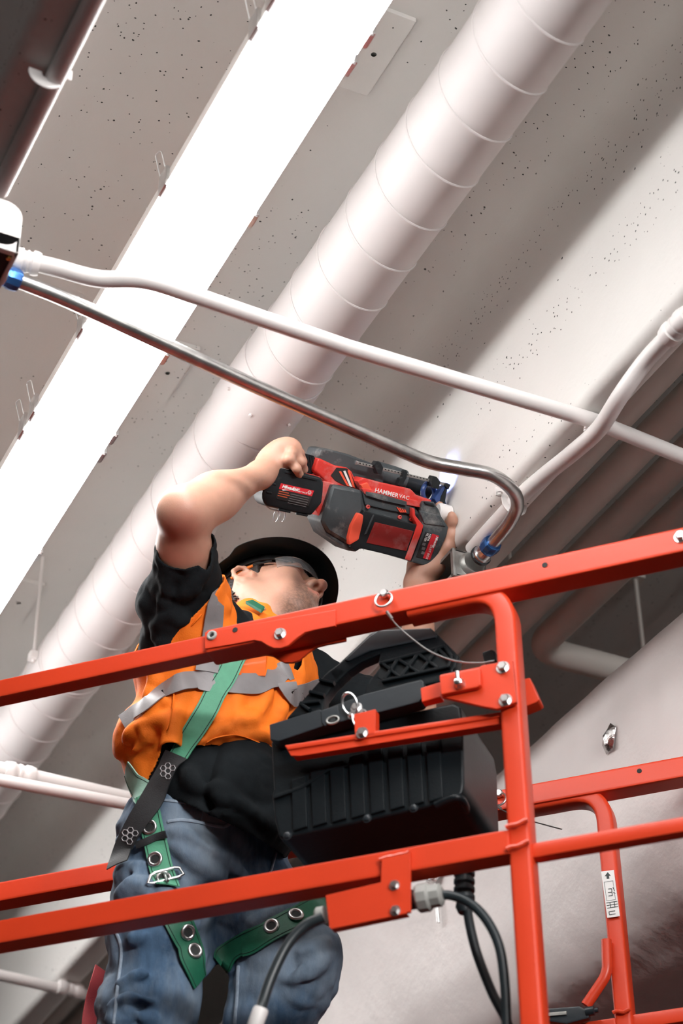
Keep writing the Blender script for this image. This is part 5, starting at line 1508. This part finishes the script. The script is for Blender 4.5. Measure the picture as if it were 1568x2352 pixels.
# jeans seams, pocket and fly
for pts, w in (([(386, 1888), (420, 1884), (470, 1892), (510, 1900), (530, 1890)], 7), ([(632, 1960), (622, 2000), (612, 2040)], 5), ([(262, 2130), (280, 2180), (272, 2260), (262, 2352)], 6), ([(548, 2220), (545, 2290), (540, 2352)], 7), ([(372, 1838), (450, 1850), (520, 1880)], 6), ([(463, 1890), (470, 1860)], 8)):
    ribbon('seam', BJ, pts, px(w), M['denimseam'], jeans, off=0.003, thick=0.003)

# ---- full-body harness
M['webgreen'] = mat('green webbing', (0.085, 0.33, 0.20), 0.6, var=0.06, vscale=60, bump=0.0004, bscale=420)
M['webmint'] = mat('mint green webbing', (0.33, 0.58, 0.47), 0.65, var=0.06, vscale=60, bump=0.0004, bscale=420)
M['webshade'] = mat('shaded green webbing', (0.008, 0.115, 0.060), 0.55, var=0.08, vscale=60, bump=0.0004, bscale=420)  # dark green, with the shade over the leg straps put into it
M['webblack'] = mat('black webbing', (0.018, 0.020, 0.022), 0.55, var=0.1, vscale=80, bump=0.0004, bscale=420)
M['stitch'] = mat('dark stitching', (0.01, 0.045, 0.03), 0.7)
M['greyprint'] = mat('grey woven print', (0.42, 0.41, 0.42), 0.6)
har = bpy.data.objects.new('safety_harness', None); C.objects.link(har); har.location = J['waist']
har.parent = worker; har.matrix_parent_inverse = Matrix.Translation(worker.location).inverted()
def hweb(name, bvh, pts, w, m, off=0.006, stitch=True, **kw):
    o, L, Nn = ribbon(name, bvh, pts, px(w), m, None, off=off, **kw)
    o.parent = har; o.matrix_parent_inverse = Matrix.Translation(J['waist']).inverted()
    if stitch:
        k = len(L)
        for sg in (-0.40, 0.40):
            P = []
            for i in range(k):
                t = nrm(L[min(i+1, k-1)]-L[max(i-1, 0)]); nn = nrm(Nn[i]-t*(Nn[i]@t))
                P.append(L[i]+np.cross(t, nn)*px(w)*sg+nn*(off+0.0007))
            MB().tube(P, 0.0008, 6, up=Nn[k//2]).build('stitching', M['stitch'], o)
    return o, L, Nn
def grommet(par, bvh, x, y, off, r=0.0118):
    p, nn = hit(bvh, x, y, off)
    if p is None: return
    x_ = nrm(np.cross(nn, LZ)); y_ = np.cross(nn, x_)
    g = MB().tube([p+(x_*math.cos(a)+y_*math.sin(a))*r for a in np.linspace(0, 2*math.pi, 25)[:-1]], 0.0036, 10, up=nn, closed=True).build('grommet', M['zinc'], par)
    MB().lathe(p-nn*0.001, nn, [(0, r*0.85), (0.0018, r*0.85)], 20).build('grommet_hole', M['dark'], par)
def subpar(o):
    o.parent = har; o.matrix_parent_inverse = Matrix.Translation(J['waist']).inverted(); return o
st1, *_ = hweb('chest_strap', BALL, [(566, 1462), (540, 1512), (500, 1585), (455, 1665), (412, 1742)], 48, M['webgreen'], off=0.008)
bs, *_ = hweb('chest_strap_pad', BALL, [(412, 1738), (388, 1785), (352, 1850), (318, 1905), (294, 1955), (280, 1998)], 58, M['webblack'], off=0.016, stitch=False, smooth_n=6)
wr, *_ = hweb('wrap_strap', BALL, [(300, 1765), (318, 1800), (345, 1840)], 56, M['webmint'], off=0.010, smooth_n=4)
l1, *_ = hweb('leg_strap', BALL, [(338, 1828), (350, 1890), (362, 1950), (374, 2010), (384, 2042)], 50, M['webgreen'], off=0.009, smooth_n=6)
l2, *_ = hweb('leg_strap', BJ, [(384, 2060), (408, 2120), (432, 2175), (440, 2215), (452, 2255)], 62, M['webshade'], off=0.008, smooth_n=4)
l3, *_ = hweb('leg_strap', BJ, [(492, 2222), (524, 2196), (560, 2172), (640, 2132), (700, 2100), (752, 2076)], 54, M['webshade'], off=0.008, smooth_n=6)
l4, *_ = hweb('strap_tail', BJ, [(566, 2174), (620, 2150), (690, 2112), (745, 2082)], 56, M['webshade'], off=0.013, smooth_n=6)
for x, y in ((348, 1903), (361, 1978)): grommet(l1, BALL, x, y, 0.0125)
for x, y in ((425, 2140), (442, 2188)): grommet(l2, BJ, x, y, 0.0105)
for x, y in ((628, 2136), (677, 2114)): grommet(l4, BJ, x, y, 0.0155)
def buckle(par, bvh, quad, off, pin):
    P = [hit(bvh, x, y, off)[0] for x, y in quad]
    if any(p is None for p in P): return
    nn = nrm(np.cross(P[1]-P[0], P[3]-P[0]))
    pth = []
    for i in range(4):
        a, b = P[i], P[(i+1) % 4]
        pth += [a*0.85+b*0.15, a*0.15+b*0.85]
    b_ = MB().tube(pth, 0.0030, 10, up=nn, closed=True).build('buckle', M['zinc'], par)
    MB().tube([hit(bvh, *pin[0], off+0.003)[0], hit(bvh, *pin[1], off+0.003)[0]], 0.0028, 10).build('buckle_tongue', M['zinc'], par)
buckle(l1, BALL, [(345, 2046), (417, 2020), (410, 1995), (341, 2020)], 0.014, ((378, 2020), (383, 2040)))
grommet(l1, BALL, 376, 2026, 0.0125)
buckle(l4, BJ, [(703, 2070), (718, 2108), (748, 2096), (735, 2058)], 0.018, ((722, 2090), (742, 2084)))
grommet(l4, BJ, 722, 2090, 0.0155)
kp_, *_ = ribbon('strap_keeper', BALL, [(320, 1945), (352, 1932), (388, 1916)], px(16), M['webblack'], l1, off=0.0135, thick=0.004)
# honeycomb print on the black pad
def honey(par, bvh, cx, cy, r, rot, cells, off):
    mb = MB(); c_, s_ = math.cos(rot), math.sin(rot)
    for (i, j) in cells:
        ox, oy = (i*1.75+(0.875 if j % 2 else 0))*r, j*1.52*r
        P = []
        for k in range(6):
            a = math.radians(60*k+30)
            u, v = ox+r*0.92*math.cos(a), oy+r*0.92*math.sin(a)
            P.append(hit(bvh, cx+u*c_-v*s_, cy+u*s_+v*c_, off))
        if any(p[0] is None for p in P): continue
        mb.tube([p[0] for p in P], 0.0008, 6, up=P[0][1], closed=True)
    return mb.build('honeycomb_print', M['greyprint'], par)
def mesh_bvh(o):
    me = o.data
    return BVHTree.FromPolygons([tuple(v.co) for v in me.vertices], [tuple(p.vertices) for p in me.polygons])
BP = mesh_bvh(bs)
honey(bs, BP, 386, 1771, 7.2, 0.5, [(-1, -1), (0, -1), (-1, 0), (0, 0), (1, 0), (-1, 1), (0, 1)], 0.0006)
honey(bs, BP, 299, 1920, 7.6, 0.6, [(-1, -1), (0, -1), (-1, 0), (0, 0), (1, 0), (-1, 1), (0, 1), (1, -2)], 0.0006)
# collar buckle
cb_ = [hit(BV, x, y, 0.012)[0] for x, y in ((560, 1400), (580, 1396), (605, 1412), (596, 1420))]
if all(p is not None for p in cb_):
    subpar(MB().prism(cb_, LZ*0.008).build('collar_buckle', M['webshade'], None, bevel=0.002))
    subpar(MB().tube([cb_[1], cb_[2]], 0.003, 8).build('collar_buckle_bar', M['zinc'], None))
# red lanyard strap hanging at the hip
M['redweb'] = mat('red lanyard webbing', (0.62, 0.08, 0.09), 0.6, var=0.06, vscale=60, bump=0.0004, bscale=420)
rl_ = [at(232, 2225, 3.98), at(222, 2262, 3.95), at(210, 2310, 3.93), at(204, 2360, 3.90), at(206, 2430, 3.86)]
lan = tag(MB().sweep(spline(rl_, 6), rrect(0.030, 0.0035, 0.0012, 2), up=nrm(-FW+RT*0.5)).build('lanyard', M['redweb']), 'red webbing lanyard hanging beside the jeans at lower left', 'lanyard')
# boots
M['boot'] = mat('brown leather boot', (0.10, 0.055, 0.03), 0.6, var=0.15, vscale=20)
for q in 'rl':
    s = SDF()
    a = J[q+'ank']
    s.cone(a+LZ*0.05, a-LZ*0.05, 0.056, 0.05, 0.03)
    s.cone(a-LZ*0.062-PF*0.03, a-LZ*0.066+PF*0.15, 0.046, 0.043, 0.04)
    s.fn(lambda P, z=DECK+0.001: z-P[:, 2], 'i')
    V, Q = s.mesh(0.007)
    qmesh('boot', V, Q, M['boot'], worker)

# ---- hard hat and glasses
M['hat'] = mat('black hard hat shell', (0.004, 0.008, 0.010), 0.33, var=0.1, vscale=10, spec=0.22)
M['hatband'] = mat('black hat suspension', (0.008, 0.009, 0.010), 0.6)
HC = H(-0.012, 0.006, 0.050)
tilt = 0.06
hU2 = nrm(HU*math.cos(tilt)-HF*math.sin(tilt)); hF2 = nrm(HF*math.cos(tilt)+HU*math.sin(tilt))
def HP(f, l, u): return HC+hF2*f+HLf*l+hU2*u
nA = 96
def rim_r(a):
    """brim outline: wider peak in front with a small step each side"""
    c, s_ = math.cos(a), math.sin(a)
    rx, ry = (0.158 if c > 0 else 0.150), 0.127
    r = 1/math.sqrt((c/rx)**2+(s_/ry)**2)
    ad = abs((a+math.pi) % (2*math.pi)-math.pi)
    return r+0.013*(1/(1+math.exp((ad-1.62)*26)))
rings = []
for (kk, dz) in ((1.0, -0.012), (1.0, -0.009), (0.86, 0.0), (0.80, 0.006)):
    rings.append([HP(rim_r(a)*kk*math.cos(a), rim_r(a)*kk*math.sin(a), dz) for a in np.linspace(0, 2*math.pi, nA+1)[:-1]])
for t in np.linspace(0, math.pi/2*0.98, 12):
    rings.append([HP(0.126*math.cos(t)**0.8*math.cos(a), 0.104*math.cos(t)**0.8*math.sin(a), 0.010+0.118*math.sin(t)) for a in np.linspace(0, 2*math.pi, nA+1)[:-1]])
inner = []
for t in np.linspace(math.pi/2*0.98, 0, 10):
    inner.append([HP(0.121*math.cos(t)**0.8*math.cos(a), 0.099*math.cos(t)**0.8*math.sin(a), 0.006+0.116*math.sin(t)) for a in np.linspace(0, 2*math.pi, nA+1)[:-1]])
for (kk, dz) in ((0.80, 0.001), (0.86, -0.005)):
    inner.append([HP(rim_r(a)*kk*math.cos(a), rim_r(a)*kk*math.sin(a), dz) for a in np.linspace(0, 2*math.pi, nA+1)[:-1]])
allr = rings+inner
vs = [p for r in allr for p in r]; fs = []
for i in range(len(allr)-1):
    for j in range(nA): fs.append((i*nA+j, i*nA+(j+1) % nA, (i+1)*nA+(j+1) % nA, (i+1)*nA+j))
for j in range(nA): fs.append(((len(allr)-1)*nA+j, (len(allr)-1)*nA+(j+1) % nA, (j+1) % nA, j))
hat = MB().add(vs, fs).build('hard_hat', M['hat'], worker, smooth=45)
bandp = [HP(0.112*math.cos(a), 0.092*math.sin(a), 0.006) for a in np.linspace(0, 2*math.pi, 49)[:-1]]
MB().sweep(bandp, rrect(0.004, 0.034, 0.0015, 2), up=hU2, closed=True).build('headband', M['hatband'], hat)
for a0 in (math.radians(-130), math.radians(-152)):
    P = [HP(rim_r(a)*0.90*math.cos(a), rim_r(a)*0.90*math.sin(a), -0.009) for a in np.linspace(a0-0.10, a0+0.10, 6)]
    MB().sweep(P, rrect(0.009, 0.004, 0.0012, 2), up=hU2).build('accessory_slot', M['blacksteel'], hat)
gl_ = bpy.data.materials.new('clear safety lens'); gl_.use_nodes = True
_g = gl_.node_tree.nodes['Principled BSDF']
_g.inputs['Base Color'].default_value = (0.93, 0.96, 0.97, 1); _g.inputs['Roughness'].default_value = 0.06
_g.inputs['Transmission Weight'].default_value = 0.92; _g.inputs['IOR'].default_value = 1.25
go = bpy.data.objects.new('safety_glasses', None); C.objects.link(go); go.location = H(0.08, 0, 0.01)
go.parent = worker; go.matrix_parent_inverse = Matrix.Translation(worker.location).inverted()
def gpar(o):
    o.parent = go; o.matrix_parent_inverse = Matrix.Translation(go.location).inverted(); return o
vs, fs = [], []
nu, nv = 28, 6
for layer in (0, 0.0022):
    for i in range(nu+1):
        a = math.radians(-78+156*i/nu)
        for j in range(nv+1):
            u = -0.012+0.048*j/nv
            ed = -0.012+0.014*math.exp(-(math.sin(a)*6)**2)
            u = ed+(0.036-ed)*j/nv
            r = 0.0+layer
            vs.append(H(0.030+(0.088+r)*math.cos(a)**0.8, (0.074+r)*math.sin(a), u))
k = (nu+1)*(nv+1)
for i in range(nu):
    for j in range(nv):
        q = (i*(nv+1)+j, (i+1)*(nv+1)+j, (i+1)*(nv+1)+j+1, i*(nv+1)+j+1)
        fs.append(q[::-1]); fs.append(tuple(x+k for x in q))
for i in range(nu):
    for j in (0, nv):
        a_, b_ = i*(nv+1)+j, (i+1)*(nv+1)+j
        fs.append((a_, b_, b_+k, a_+k))
for i in (0, nu):
    for j in range(nv):
        a_, b_ = i*(nv+1)+j, i*(nv+1)+j+1
        fs.append((a_, b_, b_+k, a_+k))
gpar(MB().add(vs, fs).build('lens', gl_, None, smooth=50))
for q in (-1, 1):
    P = spline([H(0.048, q*0.0745, 0.030), H(0.02, q*0.080, 0.031), H(-0.012, q*0.082, 0.030), H(-0.045, q*0.080, 0.020)], 5)
    gpar(MB().sweep(P[:11], rrect(0.003, 0.007, 0.001, 2), up=HU).build('temple', M['hatband'], None))
    gpar(MB().sweep(P[7:], rrect(0.0045, 0.0085, 0.0015, 2), up=HU).build('temple_tip', mat('orange temple tip', (0.80, 0.22, 0.03), 0.5), None))
